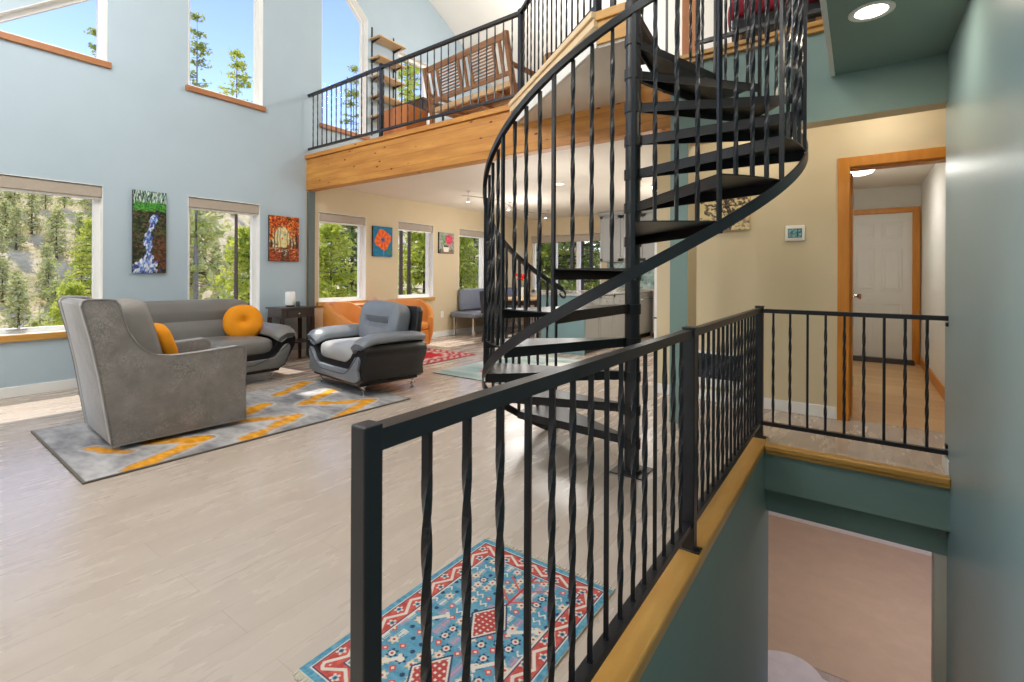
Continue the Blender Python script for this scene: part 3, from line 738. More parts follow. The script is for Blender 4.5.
# --- side table, lamp, jar
t = thing('side_table', 'dark espresso side table with a small drawer between sofa and window', 'table', (-6.22, 3.585, 0))
m = MB(); m.box(-.20, .20, -.25, .25, .715, .735, .004); m.build('table_top', DARKW, t)
m = MB(); m.box(-.17, .17, -.23, .23, .60, .715); m.build('apron', DARKW, t)
m = MB(); m.box(.168, .18, -.15, .15, .615, .70, .003); dw = m.build('drawer', DARKW, t)
m = MB(); m.lathe([(.005, 0), (.005, .01), (.011, .018), (.004, .025)], 12, M=Matrix.Translation((.18, 0, .655)) @ Matrix.Rotation(R(90), 4, 'Y')); m.build('knob', STEEL, dw, True)
for sx in (-1, 1):
    for sy in (-1, 1):
        m = MB(); x, y = sx * .155, sy * .215; m.rings([[(x - a, y - a, z), (x + a, y - a, z), (x + a, y + a, z), (x - a, y + a, z)] for a, z in ((.014, 0), (.02, .35), (.02, .61))]); m.build('leg', DARKW, t)
m = MB(); m.box(-.16, .16, -.22, .22, .26, .28, .003); m.build('shelf', DARKW, t)
t = thing('table_lamp', 'small white cylinder lamp on the dark side table', 'lamp', (-6.24, 3.58, .735))
m = MB(); m.lathe([(.055, 0), (.055, .02), (.05, .024)], 24); m.build('base', DARKW, t, 30)
m = MB(); m.lathe([(.060, .024), (.066, .05), (.062, .19), (.052, .205), (.0, .205)][:4], 28); m.build('lamp_shade', mat_plain('white_lamp_glass', rgb(240, 240, 238), 0.4, var=0.01), t, 40)
o = MB().lathe([(.026, 0), (.03, .01), (.03, .055), (.024, .066), (.024, .075)], 18).build('jar', mat_plain('dark_green_jar_glass', rgb(62, 76, 70), 0.2), None, 40); o.location = (-6.14, 3.63, .735); tag(o, 'small dark green jar beside the white lamp', 'jar')
o = MB().box(-.07, .07, -.09, .09, 0, .11, .006).build('storage_box', mat_plain('grey_box_card', rgb(150, 146, 140), 0.7), None); o.location = (-6.2, 3.52, .28); tag(o, 'small grey box on the lower shelf of the dark side table', 'box')

# --- orange tub chairs by the window and the little table between them
def tub_chair(label, x, y, rz):
    t = thing('tub_chair', label, 'chair', (x, y, 0), rz, 'orange tub chairs by the windows')
    rs = []; N = 36
    for i in range(N + 1):
        a = R(-118 + 236 * i / N) + math.pi / 2   # open toward local -Y
        u = abs(i / N * 2 - 1); zt = .78 - .26 * max(0, (u - .35) / .65) ** 1.4
        c, s = math.cos(a), math.sin(a); ro = .40 - .03 * max(0, u - .8); ri = ro - .085; zb = .10
        pr = [(ro - .05, zb), (ro, zt * .5), (ro + .005, zt - .04), (ro - .012, zt - .008), (ro - .04, zt), (ri + .012, zt - .008), (ri, zt - .04), (ri, zb)]
        rs.append([(r * c, r * s, z) for r, z in pr])
    m = MB(); m.rings(rs); m.build('shell', TUB, t, 50)
    m = MB(); m.lathe([(.05, .10), (.335, .10), (.34, .14), (.34, .33)], 32); m.build('seat_base', TUB, t, 40)
    m = MB(); m.puff((0, -.03, .39), (.31, .31, .075), .5, .8, 32, 12); m.build('seat_cushion', TUB, t, True)
    m = MB(); m.lathe([(.22, 0), (.22, .02), (.06, .04), (.05, .10)], 24); m.build('swivel_base', CHROME, t, 40)
    return t
tub_chair('orange tub chair next to the slate pilaster, behind the black armchair', -5.83, 4.29, R(115))
tub_chair('orange tub chair beside the red rug, farther from the pilaster', -5.72, 5.20, R(60))
t = thing('side_table', 'small round wooden side table between the two orange tub chairs', 'table', (-6.25, 4.80, 0))
m = MB(); m.lathe([(.22, .70), (.23, .71), (.23, .72), (.22, .728)], 32); m.build('table_top', ORANGEW, t, 30)
m = MB(); m.lathe([(.03, .02), (.02, .1), (.02, .70)], 16); m.lathe([(.16, 0), (.15, .015), (.03, .03)], 24); m.build('pedestal', ORANGEW, t, 40)
t = thing('mug', 'pale pink mug on the small table between the orange chairs', 'mug', (-6.17, 4.92, .728))
m = MB(); m.lathe([(.036, 0), (.043, .006), (.043, .10), (.038, .10), (.037, .01)], 22); m.build('cup', mat_plain('pink_ceramic', rgb(214, 176, 160), 0.3), t, 40)
m = MB(); m.tube([(.042, 0, .08), (.065, 0, .075), (.072, 0, .05), (.062, 0, .028), (.042, 0, .025)], .006, 8); m.build('handle', mat_plain('pink_ceramic_handle', rgb(214, 176, 160), 0.3), t, True)

# --- rugs
def seg_d(px, py, a, b):
    ax, ay = a; bx, by = b; dx, dy = bx - ax, by - ay
    t = max(0, min(1, ((px - ax) * dx + (py - ay) * dy) / (dx * dx + dy * dy + 1e-9)))
    return math.hypot(px - ax - t * dx, py - ay - t * dy)
RUGM = mat_vcol('rug_pile', 0.95, 0.1, 0.4)
def L3(r, g, b): return rgb(r, g, b)[:3]
ZIG = [([(-3.99, 1.83), (-3.74, 2.2), (-3.49, 1.70)], .045), ([(-4.24, 1.92), (-4.30, 2.22), (-4.14, 2.0)], .04), ([(-5.0, 2.67), (-4.84, 2.92), (-4.55, 2.48)], .05),
       ([(-4.30, 2.88), (-4.06, 2.44), (-3.92, 2.58), (-3.69, 2.87), (-3.45, 2.40)], .045), ([(-3.47, 1.04), (-3.74, 1.52), (-3.95, 1.25)], .05), ([(-4.10, 0.98), (-3.84, 1.10)], .03), ([(-4.75, 1.3), (-4.6, 1.75)], .04)]
gx0, gx1, gy0, gy1 = -4.91, -3.455, 0.81, 3.16
def grey_rug(u, v):
    x = gx0 + u * (gx1 - gx0); y = gy0 + v * (gy1 - gy0)
    n = fbm(x * 2.2 + 3, y * 5.0, 0, 5); n2 = fbm(x * 9, y * 22, 2, 4)
    c = lerp(L3(122, 122, 127), L3(192, 190, 190), 0.5 + 0.6 * n + 0.3 * n2)
    wob = 0.03 * fbm(x * 6, y * 6, 5, 3) + 0.012 * n2 - .022
    for pts, w_ in ZIG:
        for a, b in zip(pts, pts[1:]):
            d = seg_d(x, y, a, b) + wob
            if d < w_ * 1.0:
                k = min(1, (w_ - d) / 0.03); c = lerp(c, lerp(L3(206, 138, 24), L3(240, 170, 44), .5 + n2), k * .95)
            elif d < w_ * 1.8: c = lerp(c, L3(212, 208, 200), 0.5 * (1 - (d - w_) / (w_ * .8)))
    if min(u, 1 - u) * (gx1 - gx0) < .012 or min(v, 1 - v) * (gy1 - gy0) < .012: c = L3(112, 106, 100)
    return c
t = thing('area_rug', 'grey abstract rug with mustard zigzag streaks under the armchairs', 'rug', ((gx0 + gx1) / 2 - .01, (gy0 + gy1) / 2 + .015, 0.0), R(-1.5))
o = painted_grid('pile', gx1 - gx0, gy1 - gy0, 200, 300, grey_rug, RUGM, t, 'z', .0112)
m = MB(); m.box(-(gx1 - gx0) / 2 - .004, (gx1 - gx0) / 2 + .004, -(gy1 - gy0) / 2 - .004, (gy1 - gy0) / 2 + .004, 0.001, .011, .003); m.build('backing', mat_plain('rug_binding', rgb(96, 90, 84), 0.9), t)

bx0, bx1, by0, by1 = -1.34, -0.735, 0.80, 1.675
bw_, bh_ = bx1 - bx0, by1 - by0
BLU, BL2, RED, CRM, NAV, TAN = L3(76, 134, 162), L3(110, 162, 182), L3(176, 74, 70), L3(214, 204, 192), L3(56, 70, 98), L3(206, 182, 154)
def blue_rug(u, v):
    x = u * bw_; y = v * bh_; e = min(x, bw_ - x, y, bh_ - y)
    n = fbm(x * 60, y * 60, 1, 2); c = lerp(BLU, BL2, .5 + .6 * fbm(x * 6, y * 40, 0, 3) + .4 * fbm(x * 120, y * 120, 6, 2))
    if e < .022: return lerp(BLU, BL2, .5 + n)
    if e < .026: return CRM
    if e < .030: return NAV
    if e < .088:
        s = (x if min(y, bh_ - y) > min(x, bw_ - x) - 1e-9 and False else (y if min(x, bw_ - x) < min(y, bh_ - y) else x)); q = (e - .030) / .058
        ph = (s / .115) % 1.0; zz = abs(ph * 2 - 1)
        if abs(q - (.18 + .64 * zz)) < .11: return CRM
        fx = ((s / .115 + .0) % 1.0 - .5) * .115; fy = (q - .78) * .058
        fx2 = ((s / .115 + .5) % 1.0 - .5) * .115; fy2 = (q - .22) * .058
        for a, b in ((fx, fy), (fx2, fy2)):
            r = math.hypot(a, b); an = math.atan2(b, a)
            if r < .013 + .004 * math.cos(5 * an): return NAV if r < .004 else (BLU if r < .008 else CRM)
        return lerp(RED, L3(204, 98, 88), .5 + n)
    if e < .092: return NAV
    if e < .097: return CRM
    cx, cy = x - bw_ / 2, y - bh_ / 2
    # central red medallions with latticed cells, joined by stems
    for my in (-.235, 0.045, ):
        dx, dy = cx - 0.03, cy - my; r = abs(dx) / .075 + abs(dy) / .105
        if r < 1:
            if r > .9: return NAV
            if r > .8: return CRM
            return CRM if ((dx * 55) % 1 < .42 and (dy * 55) % 1 < .42) else RED
    if abs(cx - .03) < .005 and cy > .1: return RED
    for my in (.16, .23, .30):          # branches
        d = abs(abs(cx - .03) - (cy - my) * 1.3)
        if 0 < cy - my < .06 and d < .006: return L3(196, 98, 90)
    # ivory vase arms
    for sx, sy, ang in ((-.13, -.05, .9), (.14, -.10, .9), (-.12, -.27, .9), (.15, .07, .7)):
        dx, dy = cx - sx, cy - sy; a = dx * math.cos(ang) + dy * math.sin(ang); b = -dx * math.sin(ang) + dy * math.cos(ang)
        if abs(b) < (.007 if abs(a) < .04 else .016) and abs(a) < .052: return CRM
    # scattered flowers, combs and birds on a jittered grid
    gx, gy = math.floor(x / .040), math.floor(y / .037)
    hsh = (math.sin(gx * 127.1 + gy * 311.7) * 43758.5) % 1.0; h2 = (math.sin(gx * 269.5 + gy * 183.3) * 43758.5) % 1.0
    dx, dy = x - (gx + .40 + .2 * hsh) * .040, y - (gy + .40 + .2 * h2) * .037; r = math.hypot(dx, dy); an = math.atan2(dy, dx)
    if hsh < .32:
        if r < .016 + .004 * math.cos(6 * an): return RED if r < .005 else (CRM if r < .011 else NAV if h2 < .3 else TAN)
    elif hsh < .55:
        if abs(dy) < .018 and abs(dx) < .014 and (abs(dx) < .003 or (dy * 160) % 1 < .4): return CRM if h2 < .5 else L3(190, 142, 160)
    elif hsh < .72:
        if abs(dx) + abs(dy) < .014: return L3(196, 90, 84) if abs(dx) + abs(dy) > .006 else CRM
    elif hsh < .86:
        if abs(dy - .006 * math.sin(dx * 260)) < .004 and abs(dx) < .02: return CRM
    elif r < .008: return NAV
    return c
t = thing('area_rug', 'small blue and red oriental rug with cream fringe beside the railing', 'rug', ((bx0 + bx1) / 2, (by0 + by1) / 2, 0))
painted_grid('pile', bw_, bh_, 300, 430, blue_rug, RUGM, t, 'z', .0082)
m = MB(); m.box(-bw_ / 2 - .002, bw_ / 2 + .002, -bh_ / 2 - .002, bh_ / 2 + .002, .001, .008, .002); m.build('backing', mat_plain('rug_back_cotton', rgb(206, 196, 178), 0.95), t)
m = MB()
for s in (-1, 1):
    for i in range(90):
        x = -bw_ / 2 + bw_ * (i + .5) / 90; j = rnd.uniform(-.006, .006); L_ = rnd.uniform(.018, .03)
        m.tube([(x, s * bh_ / 2, .006), (x + j * .5, s * (bh_ / 2 + L_ * .6), .004), (x + j, s * (bh_ / 2 + L_), .003)], .0022, 5)
fr = m.build('fringe', mat_plain('cream_fringe', rgb(226, 218, 200), 0.95), t); fr['kind'] = 'stuff'
def red_rug(u, v):
    x, y = u * 1.5, v * 1.6; e = min(x, 1.5 - x, y, 1.6 - y); n = fbm(x * 14, y * 14, 3, 3)
    if e < .03: return L3(176, 60, 72)
    if e < .16: return CRM if (math.sin(x * 50) * math.sin(y * 50) + .5 * n) > .15 else L3(186, 66, 78)
    if e < .19: return L3(160, 44, 56)
    if e < .30: return L3(222, 196, 186) if (math.sin(x * 34 + 1) * math.sin(y * 34) + .5 * n) > -.1 else L3(182, 84, 92)
    return lerp(L3(190, 40, 48), L3(206, 70, 74), .5 + n)
t = thing('area_rug', 'red and cream oriental rug beside the orange tub chairs', 'rug', (-5.34, 4.70, 0))
painted_grid('pile', 1.5, 1.6, 130, 140, red_rug, RUGM, t, 'z', .0082)
m = MB(); m.box(-.752, .752, -.802, .802, .001, .008, .002); m.build('backing', mat_plain('red_rug_back', rgb(150, 90, 84), 0.95), t)
def teal_rug(u, v):
    x, y = u * 1.2, v * 1.85; n = fbm(x * 1.6, y * 5, 8, 5); n2 = fbm(x * 1.2 + 7, y * 1.2, 4, 3)
    c = lerp(L3(140, 164, 166), L3(208, 214, 208), .5 + .8 * n)
    if math.hypot((x - .62) / .3, (y - .42) / .14) < 1 + .5 * n2: c = L3(204, 92, 128)
    if n2 > .28: c = lerp(c, L3(232, 230, 222), .7)
    return c
t = thing('area_rug', 'pale teal abstract rug with a pink blotch behind the spiral stair', 'rug', (-3.54, 5.095, 0))
painted_grid('pile', 1.2, 1.85, 100, 100, teal_rug, RUGM, t, 'z', .0082)
m = MB(); m.box(-.603, .603, -.928, .928, .001, .008, .002); m.build('backing', mat_plain('dark_rug_back', rgb(70, 84, 86), 0.95), t)
# ================================================================== DINING CORNER AND KITCHEN
BENCHF = mat_plain('slate_bench_fabric', rgb(122, 128, 142), 0.7, var=0.05, scale=10, bump=0.06, bscale=200)
CABG = mat_plain('grey_cabinet_paint', rgb(160, 162, 162), 0.45, var=0.015)
CABW = mat_plain('white_cabinet_paint', rgb(238, 238, 236), 0.4, var=0.01)
ISL = mat_plain('blue_teal_cabinet_paint', rgb(118, 148, 150), 0.5, var=0.02)
STONE = mat_plain('grey_stone_worktop', rgb(176, 174, 172), 0.2, var=0.12, scale=30, coat=0.3)
t = thing('banquette_bench', 'slate grey upholstered bench on chrome legs below the dining window', 'bench', (-6.16, 8.05, 0))
m = MB(); m.box(-.30, .30, -1.10, 1.10, .36, .46, .03, 3); m.build('seat', BENCHF, t, 40)
m = MB()
for k in range(2):
    m.box(-.315, -.215, -.86 + .98 * k, .11 + .98 * k, .47, .90, .035, 3)
m.build('backrest', BENCHF, t, 40)
for x in (-.24, .24):
    for y in (-1.02, 0.0, 1.02):
        m = MB(); m.box(x - .02, x + .02, y - .02, y + .02, 0, .36, .004); m.build('leg', CHROME, t)
t = thing('dining_table', 'dining table with dark base and light wooden top by the grey bench', 'table', (-5.22, 7.95, 0))
m = MB(); m.box(-.45, .45, -.85, .85, .715, .75, .006); m.build('table_top', PALEW, t)
for sx in (-1, 1):
    for sy in (-1, 1):
        m = MB(); m.box(sx * .38 - .03, sx * .38 + .03, sy * .76 - .03, sy * .76 + .03, 0, .715, .004); m.build('leg', DARKW, t)
m = MB(); m.box(-.36, .36, -.74, .74, .63, .715); m.build('apron', DARKW, t)
def dining_chair(label, x, y, rz, mt, legm):
    t = thing('dining_chair', label, 'chair', (x, y, 0), rz, 'dining chairs')
    m = MB(); m.box(-.21, .21, -.21, .21, .42, .48, .02, 3); m.build('seat', mt, t, 40)
    m = MB(); m.box(-.21, .21, 0, .045, 0, .40, .02, 3, Matrix.Translation((0, .19, .50)) @ Matrix.Rotation(R(-8), 4, 'X')); m.build('backrest', mt, t, 40)
    for sx in (-1, 1):
        for sy in (-1, 1):
            m = MB(); m.tube([(sx * .17, sy * .17, .43), (sx * .20, sy * .20, 0)], .013, 8); m.build('leg', legm, t, True)
    return t
DKF = mat_plain('charcoal_chair_fabric', rgb(58, 58, 64), 0.7)
dining_chair('charcoal dining chair with pale metal legs, facing the grey bench', -4.55, 7.55, R(-90), DKF, TRIMW)
dining_chair('charcoal dining chair at the stair end of the dining table', -5.2, 6.85, R(180), DKF, DARKW)
dining_chair('pale pink dining chair near the teal island', -4.55, 8.3, R(-90), mat_plain('pale_chair_fabric', rgb(206, 186, 180), 0.7), TRIMW)
t = thing('flower_vase', 'glass vase with red and yellow flowers on the dining table', 'vase', (-5.34, 7.82, .75)); t.scale = (1.3, 1.3, 1.12)
m = MB(); m.lathe([(.035, 0), (.05, .03), (.04, .12), (.045, .17), (.042, .17), (.037, .12), (.045, .03)], 20); m.build('vase', mat_plain('pale_glass_vase', rgb(206, 214, 206), 0.1, spec=0.6), t, True)
GRN = mat_plain('flower_stem_green', rgb(88, 120, 60), 0.6)
for i in range(9):
    a = i * 2.4; r = .03 + .085 * ((i * 7) % 9) / 9; hx, hy, hz = r * math.cos(a), r * math.sin(a), .30 + .10 * ((i * 5) % 9) / 9
    m = MB(); m.tube([(0, 0, .05), (hx * .4, hy * .4, .2), (hx, hy, hz)], .003, 5); fl = m.build('stem', GRN, t)
    m = MB()
    for k in range(9):
        b = k * 2 * math.pi / 9; m.puff((hx + .026 * math.cos(b), hy + .026 * math.sin(b), hz + .006 * (k % 2)), (.026, .026, .018), 1, 1, 8, 5)
    m.puff((hx, hy, hz + .012), (.018, .018, .018), 1, 1, 8, 6)
    m.build('bloom', mat_plain('red_petals', rgb(214, 40, 34), 0.6) if i % 3 else mat_plain('yellow_petals', rgb(240, 190, 50), 0.6), fl)
# track light over the table
t = thing('track_light', 'curved chrome rail with five spotlights over the dining table', 'ceiling lamp', (-5.1, 7.1, 2.5))
m = MB(); pts = [(-5.1 + .22 * math.sin((y - 5.6) * 2.2) - -5.1, y - 7.1, -.08) for y in [5.7 + .1 * i for i in range(29)]]
m.tube(pts, .008, 8); m.build('rail', CHROME, t, True)
for y in (-1.3, 0.0, 1.3):
    x = .22 * math.sin((y + 1.5) * 2.2); m = MB(); m.tube([(x, y, 0), (x, y, -.08)], .006, 6); m.lathe([(.03, -.02), (.03, 0)], 14, (x, y, 0)); m.build('hanger', CHROME, t)
BULB = mat_emit('warm_bulb', (1, .9, .75, 1), 14)
for y in (-1.3, -.15, .3, .8, 1.25):
    x = .22 * math.sin((y + 1.5) * 2.2); m = MB(); m.tube([(x, y, -.08), (x, y, -.11)], .005, 6); m.lathe([(.012, .07), (.018, .05), (.032, 0), (.028, .002), (.01, .05)], 14, (x, y, -.175)); h = m.build('spot_head', CHROME, t, True)
    m = MB(); m.lathe([(.024, 0), (.02, .012), (.0, .014)][:2], 12, (x, y, -.175)); m.build('bulb', BULB, h)
def downlight(label, x, y, z, r, strength):
    t = thing('recessed_light', label, 'ceiling lamp', (x, y, z))
    m = MB(); m.lathe([(r, 0), (r, -.006), (r * .72, -.004), (r * .72, 0)], 32); m.build('trim_ring', TRIMW, t, 40)
    m = MB(); m.lathe([(r * .71, -.002), (r * .70, -.0035)], 32); m.build('lens', mat_emit('lamp_lens', (1, .86, .62, 1), strength), t)
downlight('recessed ceiling light above the kitchen beyond the spiral stair', -3.54, 6.12, 2.5, .075, 6)
downlight('warm recessed downlight in the dark green lowered ceiling', .045, 3.06, 2.52, .098, 12)
t = thing('ceiling_lamp', 'bright flush ceiling lamp in the kitchen seen between the treads', 'ceiling lamp', (-2.36, 6.98, 2.5))
m = MB(); m.lathe([(.13, 0), (.13, -.02), (.12, -.03)], 28); m.build('base', CHROME, t, 40)
m = MB(); m.lathe([(.118, -.03), (.10, -.075), (.05, -.095), (.01, -.10)], 28); m.build('shade', mat_emit('opal_glass_lit', (1, .95, .85, 1), 7), t, True)
t = thing('ceiling_lamp', 'flush ceiling lamp glowing in the hall behind the oak casing', 'ceiling lamp', (.0, 6.82, 2.42))
m = MB(); m.lathe([(.16, 0), (.16, -.02), (.15, -.03)], 28); m.build('base', TRIMW, t, 40)
m = MB(); m.lathe([(.148, -.03), (.12, -.065), (.06, -.085), (.01, -.09)], 28); m.build('shade', mat_emit('opal_glass_warm', (1, .93, .82, 1), 7), t, True)

# island run with doors toward the kitchen
def shaker(m, face, a0, a1, z0, z1, d=.02, fr=.055):
    """door slab standing proud of the face x = face (faces +X)"""
    m.box(face, face + d * .6, a0, a1, z0, z1, .002)
    for p, q, r, s in ((a0, a1, z0, z0 + fr), (a0, a1, z1 - fr, z1), (a0, a0 + fr, z0, z1), (a1 - fr, a1, z0, z1)): m.box(face + d * .4, face + d, p, q, r, s, .002)
t = thing('kitchen_island', 'teal-ended kitchen island with grey shaker doors behind the stair', 'cabinet', (-3.64, 7.5, 0))
m = MB(); m.box(-.36, .36, -1.10, .98, .09, .87); m.build('body', CABG, t)
m = MB(); m.box(-.37, .375, -1.12, -1.10, .0, .87, .003); m.build('end_panel', ISL, t)
m = MB(); m.box(-.30, .30, -1.08, .98, 0, .09); m.build('plinth', DARKW, t)
for k in range(4):
    a0 = -1.085 + .515 * k
    m = MB(); shaker(m, .36, a0, a0 + .505, .11, .66); dd = m.build('door', CABG, t)
    m = MB(); m.box(.38, .395, a0 + .44, a0 + .45, .48, .60, .002); m.build('handle', STEEL, dd)
    m = MB(); shaker(m, .36, a0, a0 + .505, .675, .855, .02, .04); dd = m.build('drawer', CABG, t)
    m = MB(); m.box(.38, .395, a0 + .19, a0 + .31, .76, .77, .002); m.build('handle', STEEL, dd)
t2 = MB().box(-.42, .40, -1.15, 1.85, 0, .03, .006).build('worktop', STONE, None); t2.location = (-3.64, 7.5, .87); tag(t2, 'grey stone worktop over the teal-ended island', 'worktop')
t = thing('dishwasher', 'stainless steel dishwasher at the far end of the island', 'dishwasher', (-3.64, 8.91, 0))
m = MB(); m.box(-.36, .34, -.42, .42, .09, .87); m.build('body', STEEL, t)
m = MB(); m.box(.34, .375, -.415, .415, .10, .79, .006); m.box(.34, .37, -.415, .415, .80, .865, .004); d_ = m.build('door', STEEL, t)
m = MB(); m.tube([(.375, -.3, .74), (.405, -.3, .74), (.405, .3, .74), (.375, .3, .74)], .009, 8); m.build('handle', CHROME, d_, True)
m = MB(); m.box(-.30, .30, -.41, .41, 0, .09); m.build('plinth', DARKW, t)
# wall cabinets on the far wall
t = thing('wall_cabinet', 'tall grey wall cabinets with crown moulding beside the far window', 'cabinet', (-3.44, 9.52, 1.46))
m = MB(); m.box(-.98, 1.78, -.16, .178, 0, .98); m.build('body', CABG, t)
m = MB(); m.prism([(-.16, .96), (-.20, 1.0), (-.21, 1.03), (.178, 1.03), (.178, .96)], 'x', -1.02, 1.78); m.build('crown', CABG, t)
for k in range(6):
    a0 = -.975 + .46 * k; m = MB(); m.box(a0, a0 + .45, -.178, -.16, .01, .95, .002)
    for p, q, r, s in ((a0, a0 + .45, .01, .07), (a0, a0 + .45, .89, .95), (a0, a0 + .06, .01, .95), (a0 + .39, a0 + .45, .01, .95)): m.box(p, q, -.186, -.176, r, s, .002)
    dd = m.build('door', CABG, t); m = MB(); m.box(a0 + .40, a0 + .41, -.20, -.186, .05, .17, .002); m.build('handle', STEEL, dd)
t = thing('base_cabinet', 'grey base cabinet run with dark worktop along the far kitchen wall', 'cabinet', (-2.4, 9.38, 0))
m = MB(); m.box(-.80, .73, -.30, .31, .09, .88); m.build('body', CABG, t); m = MB(); m.box(-.80, .74, -.33, .31, .88, .91, .004); m.build('worktop', STONE, t)
m = MB(); m.box(-.80, .73, -.26, .31, 0, .09); m.build('plinth', DARKW, t)
for k in range(3):
    a0 = -.79 + .51 * k; m = MB(); m.box(a0, a0 + .50, -.318, -.30, .11, .86, .003); dd = m.build('door', CABG, t); m = MB(); m.box(a0 + .44, a0 + .45, -.335, -.318, .66, .80, .002); m.build('handle', STEEL, dd)
def mat_splash():
    q = NT('teal_glass_tile'); q.set(0.15); v = q.coord('Object', (1, 1, 1)); n = q.noise(v, 7, 6, .7)
    q.l(q.ramp(n, [(.35, rgb(84, 116, 116)), (.5, rgb(150, 176, 172)), (.62, rgb(206, 216, 210)), (.75, rgb(96, 128, 126))]), q.b.inputs['Base Color']); return q.m
m = MB(); m.box(-4.42, -1.66, 9.685, 9.70, .91, 1.46); structure(m.build('trim_14', mat_splash()))
t = thing('tall_cabinet', 'narrow tall white cabinet just inside the kitchen left of the cream wall', 'cabinet', (-1.74, 5.55, 0))
m = MB(); m.box(-.08, .085, -.30, .60, 0, 2.02, .004); m.build('body', CABW, t)
for a, b in ((.02, .70), (.72, 2.0)):
    m = MB(); m.box(-.098, -.08, -.29, .59, a, b, .003); m.build('door', CABW, t)
m = MB(); m.box(-.095, .07, -.318, -.30, .705, .718, .003); m.build('handle', LEATHK, t)
t = thing('kettle', 'small black kettle on the grey stone worktop', 'kettle', (-3.62, 8.95, .90))
m = MB(); m.lathe([(.085, 0), (.09, .04), (.07, .12), (.045, .16), (.01, .175)], 22); m.build('body', LEATHK, t, True)
m = MB(); m.tube([(-.07, 0, .13), (-.07, 0, .21), (0, 0, .25), (.07, 0, .21), (.07, 0, .13)], .008, 8); m.build('handle', LEATHK, t, True)
m = MB(); m.tube([(0, -.08, .06), (0, -.12, .12), (0, -.135, .15)], .014, 8, scales=[1.3, .9, .7]); m.build('spout', LEATHK, t, True)
o = MB().lathe([(.05, 0), (.055, .006), (.11, .065), (.115, .075), (.108, .072), (.05, .012)], 26).build('bowl', CABW, None, True); o.location = (-3.52, 7.95, .90); tag(o, 'white bowl on the grey stone worktop of the island', 'bowl')

# ================================================================== WALL PIECES
PAINT = mat_vcol('canvas_paint', 0.6, 0.3, 0.15); CANV = mat_plain('canvas_edge', rgb(60, 58, 54), 0.8)
def painting(name, label, axis, at, w, h, nx, ny, colf, edge=CANV, d=.032):
    t = thing(name, label, 'painting', at)
    m = MB()
    if axis == 'x': m.box(.0, d, -w / 2, w / 2, -h / 2, h / 2, .003); m.build('canvas', edge, t); painted_grid('picture', w, h, nx, ny, colf, PAINT, t, 'x', d + .0008)
    else: m.box(-w / 2, w / 2, -d, 0, -h / 2, h / 2, .003); m.build('canvas', edge, t); painted_grid('picture', w, h, nx, ny, colf, PAINT, t, 'y', -d - .0008)
    return t
def dab_canvas(nx, ny, asp, base, dabs):
    g = [[base((i + .5) / (nx + 1), (j + .5) / (ny + 1)) for i in range(nx + 1)] for j in range(ny + 1)]
    for x, y, rx, ry, ang, c in dabs:
        ca, sa = math.cos(ang), math.sin(ang); m_ = max(rx, ry)
        for j in range(max(0, int((y - m_ / asp) * ny)), min(ny, int((y + m_ / asp) * ny) + 1) + 1 if int((y + m_ / asp) * ny) + 1 <= ny else ny + 1):
            if j > ny: break
            for i in range(max(0, int((x - m_) * nx)), min(nx, int((x + m_) * nx) + 1) + 1):
                if i > nx: break
                dx, dy = i / nx - x, (j / ny - y) * asp; p, q_ = (dx * ca + dy * sa) / rx, (-dx * sa + dy * ca) / ry
                d = p * p + q_ * q_
                if d < 1: g[j][i] = lerp(g[j][i], c, .85 if d < .6 else .45)
    return lambda u, v: g[min(ny, int(round(v * ny)))][min(nx, int(round(u * nx)))]
pr_ = random.Random(5)
def pick(*cs):
    c = pr_.choice(cs); k = pr_.uniform(.8, 1.15); return tuple(min(1, x * k) for x in c)
wf = []
for _ in range(900):
    x, y = pr_.random(), pr_.uniform(0, .8); wf.append((x, y, pr_.uniform(.03, .09), pr_.uniform(.025, .06), pr_.uniform(0, 3), pick(L3(28, 40, 26), L3(46, 58, 30), L3(82, 92, 44), L3(70, 50, 34), L3(24, 28, 26), L3(104, 82, 60), L3(60, 74, 50))))
for _ in range(260):
    x, y = pr_.random(), pr_.uniform(.76, .87); wf.append((x, y, pr_.uniform(.02, .06), pr_.uniform(.02, .04), pr_.uniform(0, 3), pick(L3(44, 112, 44), L3(96, 170, 62), L3(64, 140, 50))))
for _ in range(240):
    x, y = pr_.random(), pr_.uniform(.87, 1.0); wf.append((x, y, .015, pr_.uniform(.04, .12), pr_.uniform(-.2, .2), pick(L3(196, 220, 208), L3(70, 112, 98), L3(130, 170, 150), L3(226, 236, 228), L3(40, 76, 62))))
for _ in range(150):
    x, y = pr_.uniform(.6, 1.0), pr_.uniform(0, .42); wf.append((x, y, pr_.uniform(.03, .07), pr_.uniform(.02, .04), pr_.uniform(0, 3), pick(L3(96, 50, 32), L3(70, 36, 26), L3(120, 70, 46))))
for k in range(620):
    y = pr_.uniform(0, .70); cx = .52 + .10 * math.sin(y * 11 + .4) - (.34 * (.30 - y) / .30 if y < .30 else 0); wd = .05 + .035 * math.sin(y * 21) + (.30 * (.26 - y) / .26 if y < .26 else 0)
    x = pr_.gauss(cx, wd * .6); wf.append((x, y, pr_.uniform(.02, .05), pr_.uniform(.04, .10), pr_.uniform(-.6, .2), pick(L3(66, 96, 180), L3(120, 150, 214), L3(216, 226, 240), L3(52, 70, 140), L3(240, 244, 248), L3(150, 180, 226))))
waterfall = dab_canvas(120, 330, 2.9, lambda u, v: L3(34, 44, 30), wf)
painting('canvas_painting', 'tall narrow painting of a blue forest waterfall between two windows', 'x', (XW, 2.057, 1.638), .315, .915, 120, 330, waterfall)
af = []
for _ in range(260):
    x, y = pr_.gauss(.42, .2), pr_.gauss(.56, .16); af.append((x, y, pr_.uniform(.03, .08), pr_.uniform(.03, .08), 0, pick(L3(226, 222, 184), L3(206, 204, 160), L3(232, 206, 120))))
